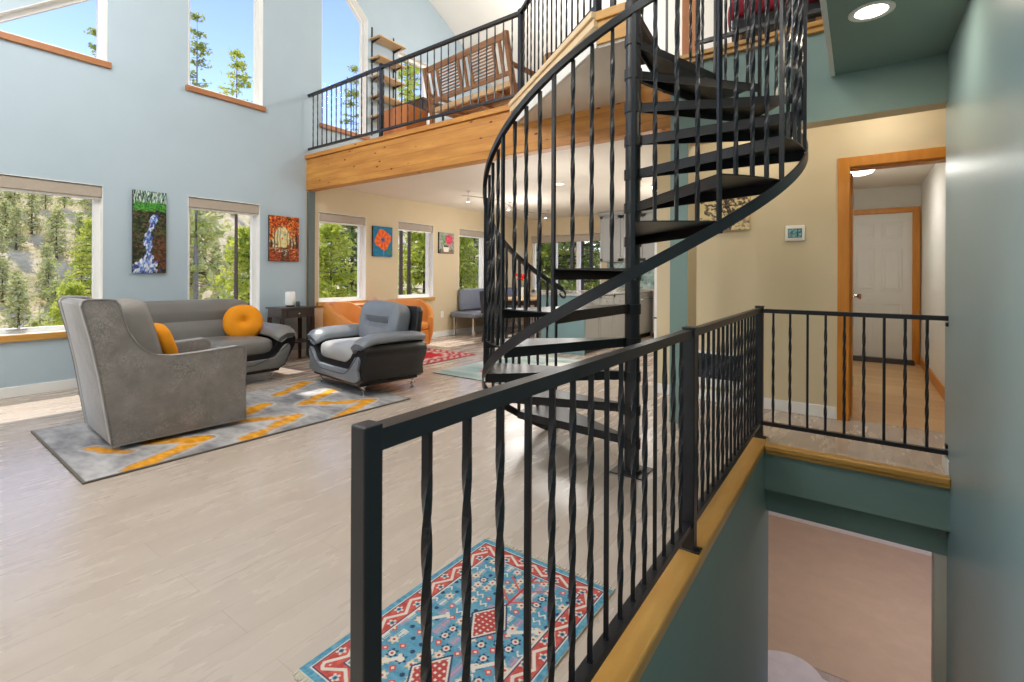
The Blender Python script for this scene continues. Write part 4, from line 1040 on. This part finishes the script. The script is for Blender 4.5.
for tx, w_, c in ((.06, .035, 30), (.17, .022, 40), (.27, .014, 70), (.36, .010, 96), (.60, .012, 90), (.70, .018, 56), (.80, .026, 40), (.92, .04, 30)):
    for k in range(26): af.append((tx + .012 * math.sin(k * .5), .30 + .55 * k / 25, w_, .03, 0, pick(L3(c, c + 2, c - 4), L3(c + 16, c + 8, c))))
for _ in range(1000):
    x, y = pr_.random(), 1.0 - abs(pr_.gauss(0, .22))
    if math.hypot((x - .42) / .26, (y - .50) / .28) < 1 and pr_.random() < .93: continue
    if y < .34: continue
    af.append((x, y, pr_.uniform(.02, .05), pr_.uniform(.015, .04), pr_.uniform(0, 3), pick(L3(206, 70, 26), L3(232, 116, 34), L3(170, 44, 20), L3(240, 160, 56), L3(120, 40, 22), L3(60, 54, 34))))
for _ in range(420):
    x, y = pr_.random(), pr_.uniform(0, .30); p_ = abs(x - .52) < .10 + .25 * (.30 - y)
    af.append((x, y, pr_.uniform(.02, .06), pr_.uniform(.01, .02), pr_.uniform(-.3, .3), pick(L3(58, 48, 44), L3(96, 80, 70), L3(40, 34, 34)) if p_ and pr_.random() < .7 else pick(L3(196, 70, 30), L3(226, 112, 44), L3(140, 44, 24), L3(84, 40, 28))))
autumn = dab_canvas(140, 200, 1.46, lambda u, v: lerp(L3(110, 60, 34), L3(170, 96, 40), v), af)
painting('canvas_painting', 'autumn forest painting in orange and red on the blue wall', 'x', (XW, 3.622, 1.664), .425, .62, 140, 200, autumn)
def poppy(u, v):
    n2 = fbm(u * 10, v * 12, 7, 4); c = lerp(L3(0, 92, 136), L3(30, 138, 176), .5 + .4 * n2)
    if abs(u - .52 + .06 * (v - .3)) < .014 and v < .35: c = L3(110, 160, 70)
    if math.hypot(u - .82, (v - .18) * 1.3) < .12: c = L3(60, 124, 84)
    dx, dy = u - .5, (v - .56) * 1.22; r = math.hypot(dx, dy); an = math.atan2(dy, dx)
    if r < .40 + .035 * math.sin(4 * an + .5) + .02 * n2: c = lerp(L3(224, 72, 10), L3(250, 132, 36), .45 + .4 * n2 + .3 * math.sin(an * 9 + r * 9))
    if r < .11: c = lerp(L3(70, 40, 90), L3(160, 130, 180), .5 + .6 * math.sin(an * 12))
    if r < .035: c = L3(40, 24, 50)
    return c
painting('canvas_painting', 'square-ish painting of an orange poppy on blue', 'x', (XW, 5.328, 1.727), .405, .50, 120, 140, poppy)
def potpic(u, v):
    n2 = fbm(u * 8, v * 8, 9, 4); c = lerp(L3(120, 128, 118), L3(168, 172, 158), .5 + n2)
    if v < .2: c = lerp(L3(96, 84, 72), L3(140, 124, 108), .5 + n2)
    if math.hypot(u - .36, (v - .62)) < .2: c = lerp(L3(78, 124, 80), L3(150, 176, 140), .5 + n2)
    if math.hypot(u - .66, (v - .68)) < .24 + .03 * n2: c = lerp(L3(190, 40, 66), L3(226, 96, 120), .5 + n2)
    if .08 < v < .38 and abs(u - .46) < .16 + .3 * (v - .08) * .5: c = L3(236, 230, 216)
    if abs(v - .35) < .045 and abs(u - .46) < .17: c = L3(70, 60, 46)
    return c
painting('canvas_painting', 'small painting of a white pot with a pink bloom beside the bench window', 'x', (XW, 6.867, 1.787), .415, .40, 70, 70, potpic)
def treepic(u, v):
    n = fbm(u * 3, v * 3, 1, 4); n2 = fbm(u * 14, v * 14, 2, 5); n3 = fbm(u * 24, v * 24, 5, 3)
    c = lerp(L3(206, 188, 132), L3(232, 218, 170), .5 + .7 * n)
    tr = abs(u - .6 - .05 * math.sin(v * 6)) < .03 + .02 * (1 - v)
    cr = math.hypot((u - .58) / .5, (v - .66) / .4) < 1 + .6 * n
    if tr and v < .75: c = L3(64, 52, 48)
    if cr and n2 > -.05: c = lerp(L3(58, 46, 50), L3(132, 112, 96), .5 + n3)
    elif v < .35 and n2 > .12: c = lerp(L3(126, 96, 92), L3(182, 160, 140), .5 + n3)
    return c
painting('canvas_painting', 'canvas of a dark branching tree on pale gold, on the cream wall', 'y', (-1.025, 4.8, 1.785), .45, .385, 110, 95, treepic, PALEW)
t = thing('thermostat', 'white wall thermostat with a teal screen on the cream wall', 'thermostat', (-.4495, 4.8, 1.542))
m = MB(); m.box(-.075, .075, -.022, 0, -.068, .068, .012, 3); m.build('case', TRIMW, t, 40)
def screen(u, v):
    k = fbm(u * 5, v * 3, 3, 3); c = lerp(L3(58, 110, 122), L3(150, 196, 200), .5 + k)
    if abs(u - .68) < .02 or abs(u - .28) < .015: c = L3(34, 56, 66)
    if min(u, 1 - u) < .04 or min(v, 1 - v) < .06: c = L3(40, 52, 58)
    return c
painted_grid('screen', .105, .078, 40, 30, screen, mat_vcol('lcd_screen', 0.25, 0.5), t, 'y', -.0235)
t = thing('air_vent', 'dark louvred return-air vent low on the cream wall behind the railing', 'vent', (-1.06, 4.8, .325))
m = MB()
for a, b, c_, d_ in ((-.21, .21, .115, .14), (-.21, .21, -.19, -.115), (-.21, -.185, -.19, .14), (.185, .21, -.19, .14)): m.box(a, b, -.012, 0, c_, d_, .003)
m.build('frame', TRIMW, t)
m = MB(); m.box(-.185, .185, -.003, 0, -.115, .115); m.build('backing', LEATHK, t)
VENTS = mat_plain('blue_grey_louvre', rgb(70, 78, 96), 0.5)
m = MB()
for k in range(12): m.box(-.185, .185, -.012, -.004, -.112 + .0188 * k, -.112 + .0188 * k + .009, .001, 1, None)
m.build('louvre', VENTS, t)
def plate(name, label, x, y, z, w=.075, h=.115, axis='x', hole=True):
    t = thing(name, label, 'outlet', (x, y, z)); m = MB()
    if axis == 'x': m.box(0, .006, -w / 2, w / 2, -h / 2, h / 2, .002)
    else: m.box(-w / 2, w / 2, -.006, 0, -h / 2, h / 2, .002)
    m.build('cover_plate', TRIMW, t)
    m = MB()
    for dz in (-.022, .022):
        if axis == 'x': m.box(.005, .0075, -.016, .016, dz - .014, dz + .014, .002)
        else: m.box(-.016, .016, -.0075, -.005, dz - .014, dz + .014, .002)
    m.build('socket', W_OFF, t)
plate('wall_outlet', 'white wall outlet below the pot painting near the bench', XW, 6.78, .42)
plate('wall_outlet', 'white wall outlet on the blue wall behind the espresso side table', XW, 3.70, .40)
o = MB().box(-.02, .012, -.03, 0, -.03, .03, .004).build('junction_box', mat_plain('grey_box_plastic', rgb(150, 156, 156), 0.5), None); o.location = (XR - .02, 3.85, -.335); tag(o, 'small grey junction box under the far stairwell edge', 'box')
t = thing('scalloped_shape', 'flat white scalloped shape on the basement floor below the stairwell', 'mat', (-.62, 5.15, -2.705))  # flat white scalloped outline laid on the landing floor
pts = []
for i in range(120):
    a = 2 * math.pi * i / 120; r = .50 + .07 * abs(math.sin(a * 3.5)); pts.append((r * math.cos(a) * 1.1, r * math.sin(a)))
m = MB(); m.prism(pts, 'z', 0.0, .012); m.build('pad', mat_plain('scalloped_white', rgb(232, 226, 220), 0.8), t)

# ================================================================== UP ON THE LOFT
zl = ZL
t = thing('slatted_bench', 'brown wooden bench with slatted back standing on the loft behind the railing', 'bench', (-3.83, 4.68, zl), R(173.0))
W2 = .72
def stick(m, p, q, w, h): m.sweep([p, q], [(-w / 2, -h / 2), (w / 2, -h / 2), (w / 2, h / 2), (-w / 2, h / 2)])
for sx in (-1, 1):
    m = MB(); stick(m, (sx * W2, -.20, 0), (sx * W2, -.20, .62), .05, .05); m.build('leg', WALNUT, t)
    m = MB(); stick(m, (sx * W2, .20, 0), (sx * W2, .20, .40), .05, .05); stick(m, (sx * W2, .20, .40), (sx * W2, .33, .96), .05, .05); m.build('leg', WALNUT, t)
    m = MB(); m.box(sx * W2 - .035, sx * W2 + .035, -.26, .25, .62, .65, .006); m.build('armrest', WALNUT, t)
m = MB(); m.box(-W2, W2, .17, .21, .405, .47, .005); m.box(-W2, W2, -.235, -.19, .405, .47, .005); m.build('seat_rail', PALEW, t)
m = MB()
for k in range(7): m.box(-W2, W2, -.17 + .055 * k, -.13 + .055 * k, .43, .45, .003)
for x in (-.45, 0, .45): m.box(x - .02, x + .02, -.19, .2, .39, .43)
m.build('seat_slats', WALNUT, t)
BM = Matrix.Translation((0, .20, .44)) @ Matrix.Rotation(R(-13), 4, 'X') @ Matrix.Diagonal((1, 1, .93, 1))
m = MB(); m.box(-W2, W2, -.02, .02, .50, .575, .004, 2, BM); m.build('top_rail', WALNUT, t)
m = MB(); m.box(-W2, W2, -.02, .02, .09, .14, .004, 2, BM); m.build('bottom_rail', WALNUT, t)
for x in (-.60, -.50, -.10, .0, .10, .50, .60):
    m = MB(); m.box(x - .018, x + .018, -.015, .015, .13, .51, .003, 1, BM); m.build('back_upright', WALNUT, t)
m = MB()
for a, b in ((-.50, -.10), (.10, .50)):
    for k in range(9): m.box(a, b, -.008, .008, .15 + .039 * k, .168 + .039 * k, .002, 1, BM)
m.build('back_slats', WALNUT, t)
t = thing('desk', 'dark brown table with thin black legs beside the loft shelves', 'table', (-5.20, 4.93, zl), R(-2))
m = MB(); m.box(-.33, .33, -.22, .22, .70, .735, .004); m.build('table_top', mat_wood('dark_walnut_top', rgb(66, 40, 28), rgb(96, 60, 42), 'x', 6, .5), t)
for sx in (-1, 1):
    for sy in (-1, 1):
        m = MB(); m.box(sx * .30 - .012, sx * .30 + .012, sy * .19 - .012, sy * .19 + .012, 0, .70); m.build('leg', BLACK, t)
t = thing('planter_box', 'orange-brown wooden planter box by the loft railing', 'planter', (-4.86, 4.36, zl))
m = MB(); m.prism([(-.20, 0), (.20, 0), (.235, .44), (.205, .44), (.18, .03), (-.18, .03), (-.205, .44), (-.235, .44)], 'y', -.16, .16, .003); m.box(-.22, .22, -.175, -.16, .0, .44, .003); m.box(-.22, .22, .16, .175, 0, .44, .003); m.build('body', ORANGEW, t)
m = MB(); m.box(-.20, .20, -.16, .16, .36, .40); m.build('soil', mat_plain('potting_soil', rgb(60, 44, 34), .95), t)
def mat_wicker():
    q = NT('tan_wicker'); q.set(.7); v = q.coord('Object', (1, 1, 1)); w_ = q.n('ShaderNodeTexWave', bands_direction='Z'); w_.inputs['Scale'].default_value = 16; w_.inputs['Distortion'].default_value = 1.5
    q.l(v, w_.inputs['Vector']); q.l(q.ramp(w_.outputs['Fac'], [(.2, rgb(146, 100, 52)), (.7, rgb(214, 166, 100))]), q.b.inputs['Base Color']); q.bump(w_.outputs['Fac'], .5, .01); return q.m
WICK = mat_wicker()
t = thing('wicker_chair', 'tan wicker tub chair on the loft at the railing corner', 'chair', (-2.60, 4.80, zl), R(20))
rs = []
for i in range(31):
    a = R(-125 + 250 * i / 30) + math.pi / 2; u = abs(i / 30 * 2 - 1); zt = .96 - .30 * u * u; c_, s_ = math.cos(a), math.sin(a)
    rs.append([(r * c_, r * s_, z) for r, z in ((.30, .02), (.335, zt * .6), (.345, zt - .03), (.325, zt), (.30, zt - .03), (.27, .02))])
m = MB(); m.rings(rs); m.build('shell', WICK, t, 50)
m = MB(); m.lathe([(.28, 0), (.28, .36), (.26, .38)], 28); m.build('seat_base', WICK, t, 40)
m = MB(); m.puff((0, 0, .41), (.26, .26, .055), .5, .8, 28, 10); m.build('seat_cushion', PALEW, t, True)
SHELFZ = (3.735, 4.06, 4.385, 4.68, 5.0)
for k, z in enumerate(SHELFZ):
    o = MB().box(0, .24, -.27, .30, 0, .022, .003).build('wall_shelf', PALEW, None); o.location = (XW + .012, 5.33, z)
    tag(o, ('lowest', 'second lowest', 'middle', 'second highest', 'topmost')[k] + ' pale wooden shelf on the loft window wall', 'shelf', 'pale shelves on the loft wall')
for k, y in enumerate((5.11, 5.56)):
    m = MB(); m.box(0, .011, -.012, .012, 3.45 - 4.3, 5.22 - 4.3)
    for z in SHELFZ: m.prism([(.011, z - 4.3 - .001), (.20, z - 4.3 - .001), (.20, z - 4.3 - .012), (.011, z - 4.3 - .05)], 'y', -.004, .004)
    o = m.build('shelf_bracket', BLACK, None); o.location = (XW, y, 4.3)
    tag(o, ('black slotted shelf standard next to the clipped upper window', 'black slotted shelf standard at the far end of the loft shelves')[k], 'bracket')
t = thing('padded_chair', 'black-framed chair with a dark red cushion behind the short loft railing', 'chair', (-.55, 4.42, zl), R(10))
REDF = mat_plain('crimson_fabric', rgb(150, 28, 50), .8)
m = MB(); m.puff((0, 0, .42), (.36, .25, .09), .5, .4, 32, 12); m.build('seat_cushion', REDF, t, True)
m = MB(); m.box(-.33, .33, -.22, .22, .22, .34, .02); m.build('seat_frame', LEATHK, t)
m = MB(); m.puff((0, .24, .72), (.34, .08, .24), .5, .4, 32, 12); m.build('backrest', REDF, t, True)
for sx in (-1, 1):
    for sy in (-1, 1):
        m = MB(); m.rings([[(sx * (.27 + e) - a, sy * .18 - a, z), (sx * (.27 + e) + a, sy * .18 - a, z), (sx * (.27 + e) + a, sy * .18 + a, z), (sx * (.27 + e) - a, sy * .18 + a, z)] for a, z, e in ((.018, 0, .06), (.026, .23, 0))]); m.build('leg', WALNUT, t)
# ================================================================== OUTSIDE
def hill_h(x, y):
    d = -x
    if d < 9: z = -1.2 - 0.08 * max(0, d - 6)
    elif d < 55: z = -1.45 - 9.5 * ((d - 9) / 46) ** 1.1
    elif d < 75: z = -10.95 - 0.8 * math.sin((d - 55) / 20 * math.pi)
    else: z = -10.95 + 0.50 * (d - 75)
    return z + 1.6 * fbm(x * .03, y * .03, 1, 4) * min(1, max(0, (d - 9) / 20)) + .5 * fbm(x * .15, y * .15, 3, 3) * min(1, max(0, (d - 9) / 30))
def hill_cap(x, y): return min(hill_h(x, y), 26 + 4 * fbm(x * .02, y * .02, 9, 3) + (0.04 * (-x - 150)))
bm = bmesh.new(); NX, NY = 110, 130
grid = []
for i in range(NX + 1):
    d = 6.8 + (260 - 6.8) * (i / NX) ** 1.6; row = []
    for j in range(NY + 1):
        y = -150 + 420 * j / NY; row.append(bm.verts.new((-d, y, hill_cap(-d, y))))
    grid.append(row)
for i in range(NX):
    for j in range(NY): bm.faces.new((grid[i][j], grid[i][j + 1], grid[i + 1][j + 1], grid[i + 1][j]))
bmesh.ops.recalc_face_normals(bm, faces=bm.faces)
me = bpy.data.meshes.new('hillside'); bm.to_mesh(me); bm.free()
for p in me.polygons: p.use_smooth = True
if sum(p.normal.z for p in me.polygons) < 0: me.flip_normals()
o = bpy.data.objects.new('hillside', me); COL.objects.link(o); structure(o)
q = NT('dry_grass_slope'); q.set(.95, spec=.1); v = q.coord()
f = q.noise(v, .12, 8, .7); g = q.noise(v, 1.3, 6, .7)
c1 = q.ramp(f, [(.3, rgb(146, 138, 94)), (.5, rgb(196, 178, 136)), (.7, rgb(216, 196, 158))]); c2 = q.ramp(g, [(.35, (.55, .55, .5, 1)), (.6, (1, 1, 1, 1))])
q.l(q.mix(.7, c1, c2, 'MULTIPLY'), q.b.inputs['Base Color']); me.materials.append(q.m)
BARK = mat_plain('pine_bark', rgb(92, 76, 66), .9, var=.3, scale=12)
BARKG = mat_plain('grey_bark', rgb(130, 124, 116), .9, var=.3, scale=9)
def leafmat(name, a, b):
    q = NT(name); q.set(.7, spec=.2); v = q.coord(); n = q.noise(v, 2.3, 5, .7)
    q.l(q.ramp(n, [(.35, a), (.65, b)]), q.b.inputs['Base Color'])
    tr = q.n('ShaderNodeBsdfTranslucent'); q.l(q.ramp(n, [(.35, a), (.65, b)]), tr.inputs['Color'])
    mx = q.n('ShaderNodeMixShader'); mx.inputs['Fac'].default_value = .45; q.l(q.b.outputs[0], mx.inputs[1]); q.l(tr.outputs[0], mx.inputs[2]); q.l(mx.outputs[0], q.out.inputs['Surface']); return q.m
LEAF1 = leafmat('pine_needles', rgb(112, 132, 66), rgb(190, 196, 106))
LEAF2 = leafmat('bright_needles', rgb(150, 168, 62), rgb(222, 222, 104))
LEAF3 = leafmat('dark_needles', rgb(86, 110, 60), rgb(160, 176, 94))
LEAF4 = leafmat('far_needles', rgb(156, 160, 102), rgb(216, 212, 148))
def card(vs, fs, c, s, r):
    n = Vector((r.gauss(0, 1), r.gauss(0, 1), r.gauss(0, 1) + .5)).normalized(); a = n.orthogonal().normalized(); b = n.cross(a); t_ = r.uniform(0, 6.28)
    a, b = a * math.cos(t_) + b * math.sin(t_), b * math.cos(t_) - a * math.sin(t_)
    k = len(vs); e = r.uniform(.35, .6)
    for p, q_ in ((-1, 0), (-.1, e), (1, 0), (.1, -e)): vs.append(c + a * (p * s) + b * (q_ * s) + n * (0.12 * s * abs(p)))
    fs.append((k, k + 1, k + 2, k + 3))
def conifer_meshes(seed, h, rad, base, whorls, per, cards, csize, trunk_r, droop=.25, mats=(BARK, LEAF1), sparse=0.0):
    r = random.Random(seed); vs = []; fs = []
    mb = MB()
    tr = [(h * t * .0 + .02 * h * .02 * math.sin(t * 7 + seed), .0, h * t) for t in [i / 10 for i in range(11)]]
    mb.tube(tr, trunk_r, 8, scales=[1.25 - 1.15 * i / 10 for i in range(11)])
    for w_ in range(whorls):
        u = (w_ + r.uniform(0, .8)) / whorls; z = h * (base + (1 - base) * u); L = rad * (1 - u) ** .75 * r.uniform(.7, 1.15) + .08 * rad
        for k in range(per):
            if r.random() < sparse: continue
            a = r.uniform(0, 6.283); dz = -droop * L; p0 = Vector((0, 0, z)); p1 = Vector((L * math.cos(a), L * math.sin(a), z + dz + r.uniform(-.1, .15) * L))
            if L > .25 * rad: mb.tube([p0, (p0 + p1) / 2 + Vector((0, 0, .08 * L)), p1], trunk_r * .16, 4, scales=[1, .7, .3])
            for c in range(cards):
                s = r.uniform(.25, 1.05); sp_ = csize * 1.1; c0 = p0.lerp(p1, s) + Vector((r.gauss(0, sp_), r.gauss(0, sp_), r.gauss(0, sp_ * .6))); card(vs, fs, c0, csize * r.uniform(.6, 1.2), r)
    fm = bpy.data.meshes.new('foliage'); fm.from_pydata([tuple(v_) for v_ in vs], [], fs); fm.materials.append(mats[1])
    tm = bpy.data.meshes.new('trunk'); mb.bm.to_mesh(tm); mb.bm.free(); tm.materials.append(mats[0]); return tm, fm
def tree(name, label, meshes, x, y, sc, group, rz=None, z=None):
    t = thing(name, label, 'tree', (x, y, (hill_cap(x, y) if z is None else z) - .1), rnd.uniform(0, 6.28) if rz is None else rz, group)
    t.scale = (sc, sc, sc); a = obj_from_mesh('trunk', meshes[0], t); b = obj_from_mesh('foliage', meshes[1], t); return t
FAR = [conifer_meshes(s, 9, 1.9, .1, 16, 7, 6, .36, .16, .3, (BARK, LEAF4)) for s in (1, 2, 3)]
NEAR1 = conifer_meshes(11, 13, 2.6, .16, 34, 7, 26, .12, .17, .2, (BARK, LEAF2))
NEAR2 = conifer_meshes(12, 15, 2.4, .28, 34, 7, 24, .12, .17, .25, (BARKG, LEAF1))
NEAR3 = conifer_meshes(13, 12, 2.8, .06, 34, 8, 26, .12, .16, .15, (BARK, LEAF3))
SKINNY = conifer_meshes(14, 17, 1.5, .30, 26, 5, 22, .10, .11, .1, (BARKG, LEAF1), .25)
YOUNG = conifer_meshes(15, 4.5, 1.5, .02, 26, 8, 24, .09, .05, .1, (BARK, LEAF2))
BARE = conifer_meshes(16, 17, 1.5, .62, 14, 5, 20, .12, .10, .1, (BARK, LEAF2), .15)
spots = []; r_ = random.Random(21); placed = 0; att = 0
while placed < 240 and att < 20000:
    att += 1; x = -r_.uniform(50, 170); kk = r_.random(); y = -x * (r_.uniform(.05, .32) if kk < .50 else r_.uniform(.34, .64) if kk < .92 else r_.uniform(.6, 1.2))
    if fbm(x * .025, y * .025, 4, 3) < -.12 and r_.random() < .75: continue
    if x > -78 and r_.random() < .6: continue
    if any((x - a) ** 2 + (y - b) ** 2 < 8 for a, b in spots): continue
    spots.append((x, y))
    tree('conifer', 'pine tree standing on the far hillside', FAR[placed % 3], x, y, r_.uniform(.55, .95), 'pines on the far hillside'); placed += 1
# trees closer to the house, each where a window shows it
def at_px(px, d):  # point outside the window wall seen along a floor-plan bearing of the photograph
    a = YAW0 - math.atan((px - 512) / 485.087); return (-(d - XW * 0), d / math.tan(a))
YAW0 = 0.62142
HT = {id(NEAR1): 13, id(NEAR2): 15, id(NEAR3): 12, id(SKINNY): 17, id(YOUNG): 4.5, id(BARE): 17}
NEARS = [  # name, label, meshes, bearing, distance from the wall, height seen in the photograph
 ('bright yellow-green pine at the right edge of the lower left window', NEAR1, 93, 24, 216),
 ('young yellow-green pine low in the lower left window', YOUNG, 72, 17, 283),
 ('pine seen at the left of the second lower window', FAR[0], 196, 34, 200),
 ('tall pine with a bare dark trunk in the second lower window', BARE, 236, 15.5, 46),
 ('young bushy pine at the foot of the bare-trunked pine', YOUNG, 249, 18, 228),
 ('tall pine at the left of the tall upper window', SKINNY, 196, 24, 14),
 ('dense dark pine outside the first tan wall window', NEAR3, 352, 17, 180),
 ('bright young pine outside the first tan wall window', YOUNG, 331, 13, 222),
 ('pine top seen through the loft window beside the railing', SKINNY, 353, 24, 66),
 ('grey-trunked pine at the left of the second tan wall window', BARE, 401, 12.5, 20),
 ('grey-trunked pine near the middle of the second tan wall window', BARE, 409, 14, 20),
 ('yellow-green pine at the right of the second tan wall window', YOUNG, 424, 15, 205),
 ('dark pine behind the bench window', NEAR3, 474, 17, 190),
 ('bright pine beside the dark pine behind the bench window', YOUNG, 461, 14, 226),
 ('pine seen through the small upper window by the shelves', SKINNY, 410, 20, 40),
 ('slim pine top at the right of the raked upper window', SKINNY, 96, 30, 30),
]
for lb, ms, px, d, ytop in NEARS:
    x, y = at_px(px, d); zb = hill_cap(x, y); dep = math.cos(math.atan((px - 512) / 485.087)) * math.hypot(x, y)
    sc = (1.17 + (275.5 - ytop) * dep / 485.087 - zb) / HT.get(id(ms), 9); tree('conifer', lb, ms, x, y, sc, None)
for k, (x, y, ms, sc) in enumerate([(-6.9, 13.2, NEAR3, .8), (-9.0, 15.0, NEAR1, .8), (-4.9, 15.5, NEAR2, .75), (-10.5, 17.5, NEAR3, .9), (-7.6, 18.5, NEAR1, .85), (-5.6, 19.5, NEAR3, .9), (-8.2, 12.3, YOUNG, 1.2)]):
    tree('conifer', ('dark pine outside the far dining window', 'yellow-green pine behind the far dining window', 'grey-barked pine right of the far dining window view', 'dark pine farther behind the far dining window', 'bright pine far behind the dining window', 'deep pine seen through the right light of the far window', 'young pine at the left light of the far window')[k], ms, x, y, sc, None, z=-1.2)
SKY, SUN, EXPO = 0.42, 5.0, 0.0
def bulb(name, loc, r, power, color=(1, .98, .95)):  # bare point light; mostly added fills without a fixture
    l = bpy.data.lights.new(name, 'POINT'); l.shadow_soft_size = r; l.energy = power; l.color = color
    o = bpy.data.objects.new(name, l); COL.objects.link(o); o.location = loc; return o
def LIGHTS():
    bulb('great_room_fill', (-4.2, 0.3, 4.6), .5, 170, (1, .985, .97))  # unseen fills added to brighten the great room, no fixtures
    bulb('great_room_fill', (-1.8, 0.6, 4.9), .5, 130, (1, .985, .97))
    bulb('great_room_fill', (-3.0, -2.4, 2.6), .4, 110, (1, .985, .97))
    bulb('loft_fill', (-4.0, 6.2, 5.0), .3, 130, (1, .985, .97))  # added fill to lighten the loft walls and roof, no fixture
    bulb('dining_fill', (-4.9, 7.0, 1.75), .25, 46)  # fill floating below the track light, added to brighten the ceiling
    bulb('kitchen_fill', (-2.5, 7.4, 1.6), .25, 34)  # fills added in mid-air to brighten the under-loft area
    bulb('kitchen_fill', (-3.0, 5.2, 1.55), .25, 26)
    bulb('passage_light', (-0.75, 4.4, 2.40), .05, 4.5, (1, .93, .82))  # added to brighten the dim cream wall, no fixture here
    bulb('passage_light', (0.15, 4.42, 2.40), .05, 4.5, (1, .93, .82))
    area('stairwell_light', (0.045, 3.06, 2.505), 0.14, 7, (1, .86, .64))
    bulb('stairwell_light', (0.1, 0.2, 3.6), .3, 30)  # unseen overhead fill added for the teal wall, no fixture
    area('hall_lamp', (0.0, 6.82, 2.32), 0.3, 9)
    bulb('basement_fill', (0.6, 6.6, -0.7), .25, 36, (1, 0.93, 0.84))  # fill added below the stairwell, hangs free without a fixture
# ================================================================== CAMERA, SKY, LIGHT
F_PX, YAW, ROLL, HY = 485.087, 0.62142, 0.004246, 275.4855
cd = bpy.data.cameras.new('camera'); cam = bpy.data.objects.new('camera', cd); COL.objects.link(cam)
cd.sensor_fit = 'HORIZONTAL'; cd.sensor_width = 36.0; cd.lens = 36.0 * F_PX / 1024.0
cd.shift_x = 0.0; cd.shift_y = (HY - 341.0) / 1024.0; cd.clip_start = 0.02; cd.clip_end = 2000
cam.matrix_world = Matrix.Translation((0, 0, 1.17)) @ Matrix.Rotation(YAW, 4, 'Z') @ Matrix.Rotation(R(90), 4, 'X') @ Matrix.Rotation(ROLL, 4, 'Z')
S.camera = cam
w = bpy.data.worlds.new('sky'); S.world = w; w.use_nodes = True
nt = w.node_tree; bg = nt.nodes['Background']
sky = nt.nodes.new('ShaderNodeTexSky'); sky.sky_type = 'NISHITA'; sky.sun_disc = False
sky.sun_elevation = R(57); sky.sun_rotation = R(90); sky.altitude = 900; sky.air_density = 1.0; sky.dust_density = 0.6; sky.ozone_density = 2.0
tint = nt.nodes.new('ShaderNodeMixRGB'); tint.blend_type = 'MULTIPLY'; tint.inputs['Fac'].default_value = 1.0; tint.inputs['Color2'].default_value = (1.05, 0.96, 1.05, 1)
nt.links.new(sky.outputs[0], tint.inputs['Color1']); nt.links.new(tint.outputs['Color'], bg.inputs['Color']); bg.inputs['Strength'].default_value = SKY
sl = bpy.data.lights.new('sun', 'SUN'); sl.energy = SUN; sl.angle = R(0.6); sl.color = (1.0, 0.95, 0.86)
so = bpy.data.objects.new('sun', sl); COL.objects.link(so)
so.rotation_euler = Vector((1.0, 0.05, -1.68)).to_track_quat('-Z', 'Y').to_euler(); so.location = (-20, 0, 30)
def area(name, loc, size, power, color=(1, 0.96, 0.9), rot=(0, 0, 0), size_y=None, spread=180):
    l = bpy.data.lights.new(name, 'AREA'); l.shape = 'DISK' if not size_y else 'RECTANGLE'; l.size = size
    if size_y: l.size_y = size_y
    l.energy = power; l.color = color; l.spread = R(spread)
    o = bpy.data.objects.new(name, l); COL.objects.link(o); o.location = loc; o.rotation_euler = rot; return o
S.view_settings.view_transform = 'Standard'; S.view_settings.look = 'None'
S.view_settings.gamma = 1.0; S.view_settings.exposure = EXPO; S.view_settings.use_curve_mapping = False
LIGHTS()
cy = S.cycles
cy.max_bounces = 10; cy.diffuse_bounces = 6; cy.glossy_bounces = 4; cy.transparent_max_bounces = 24
cy.use_denoising = True; cy.sample_clamp_indirect = 6.0; cy.caustics_reflective = False; cy.caustics_refractive = False
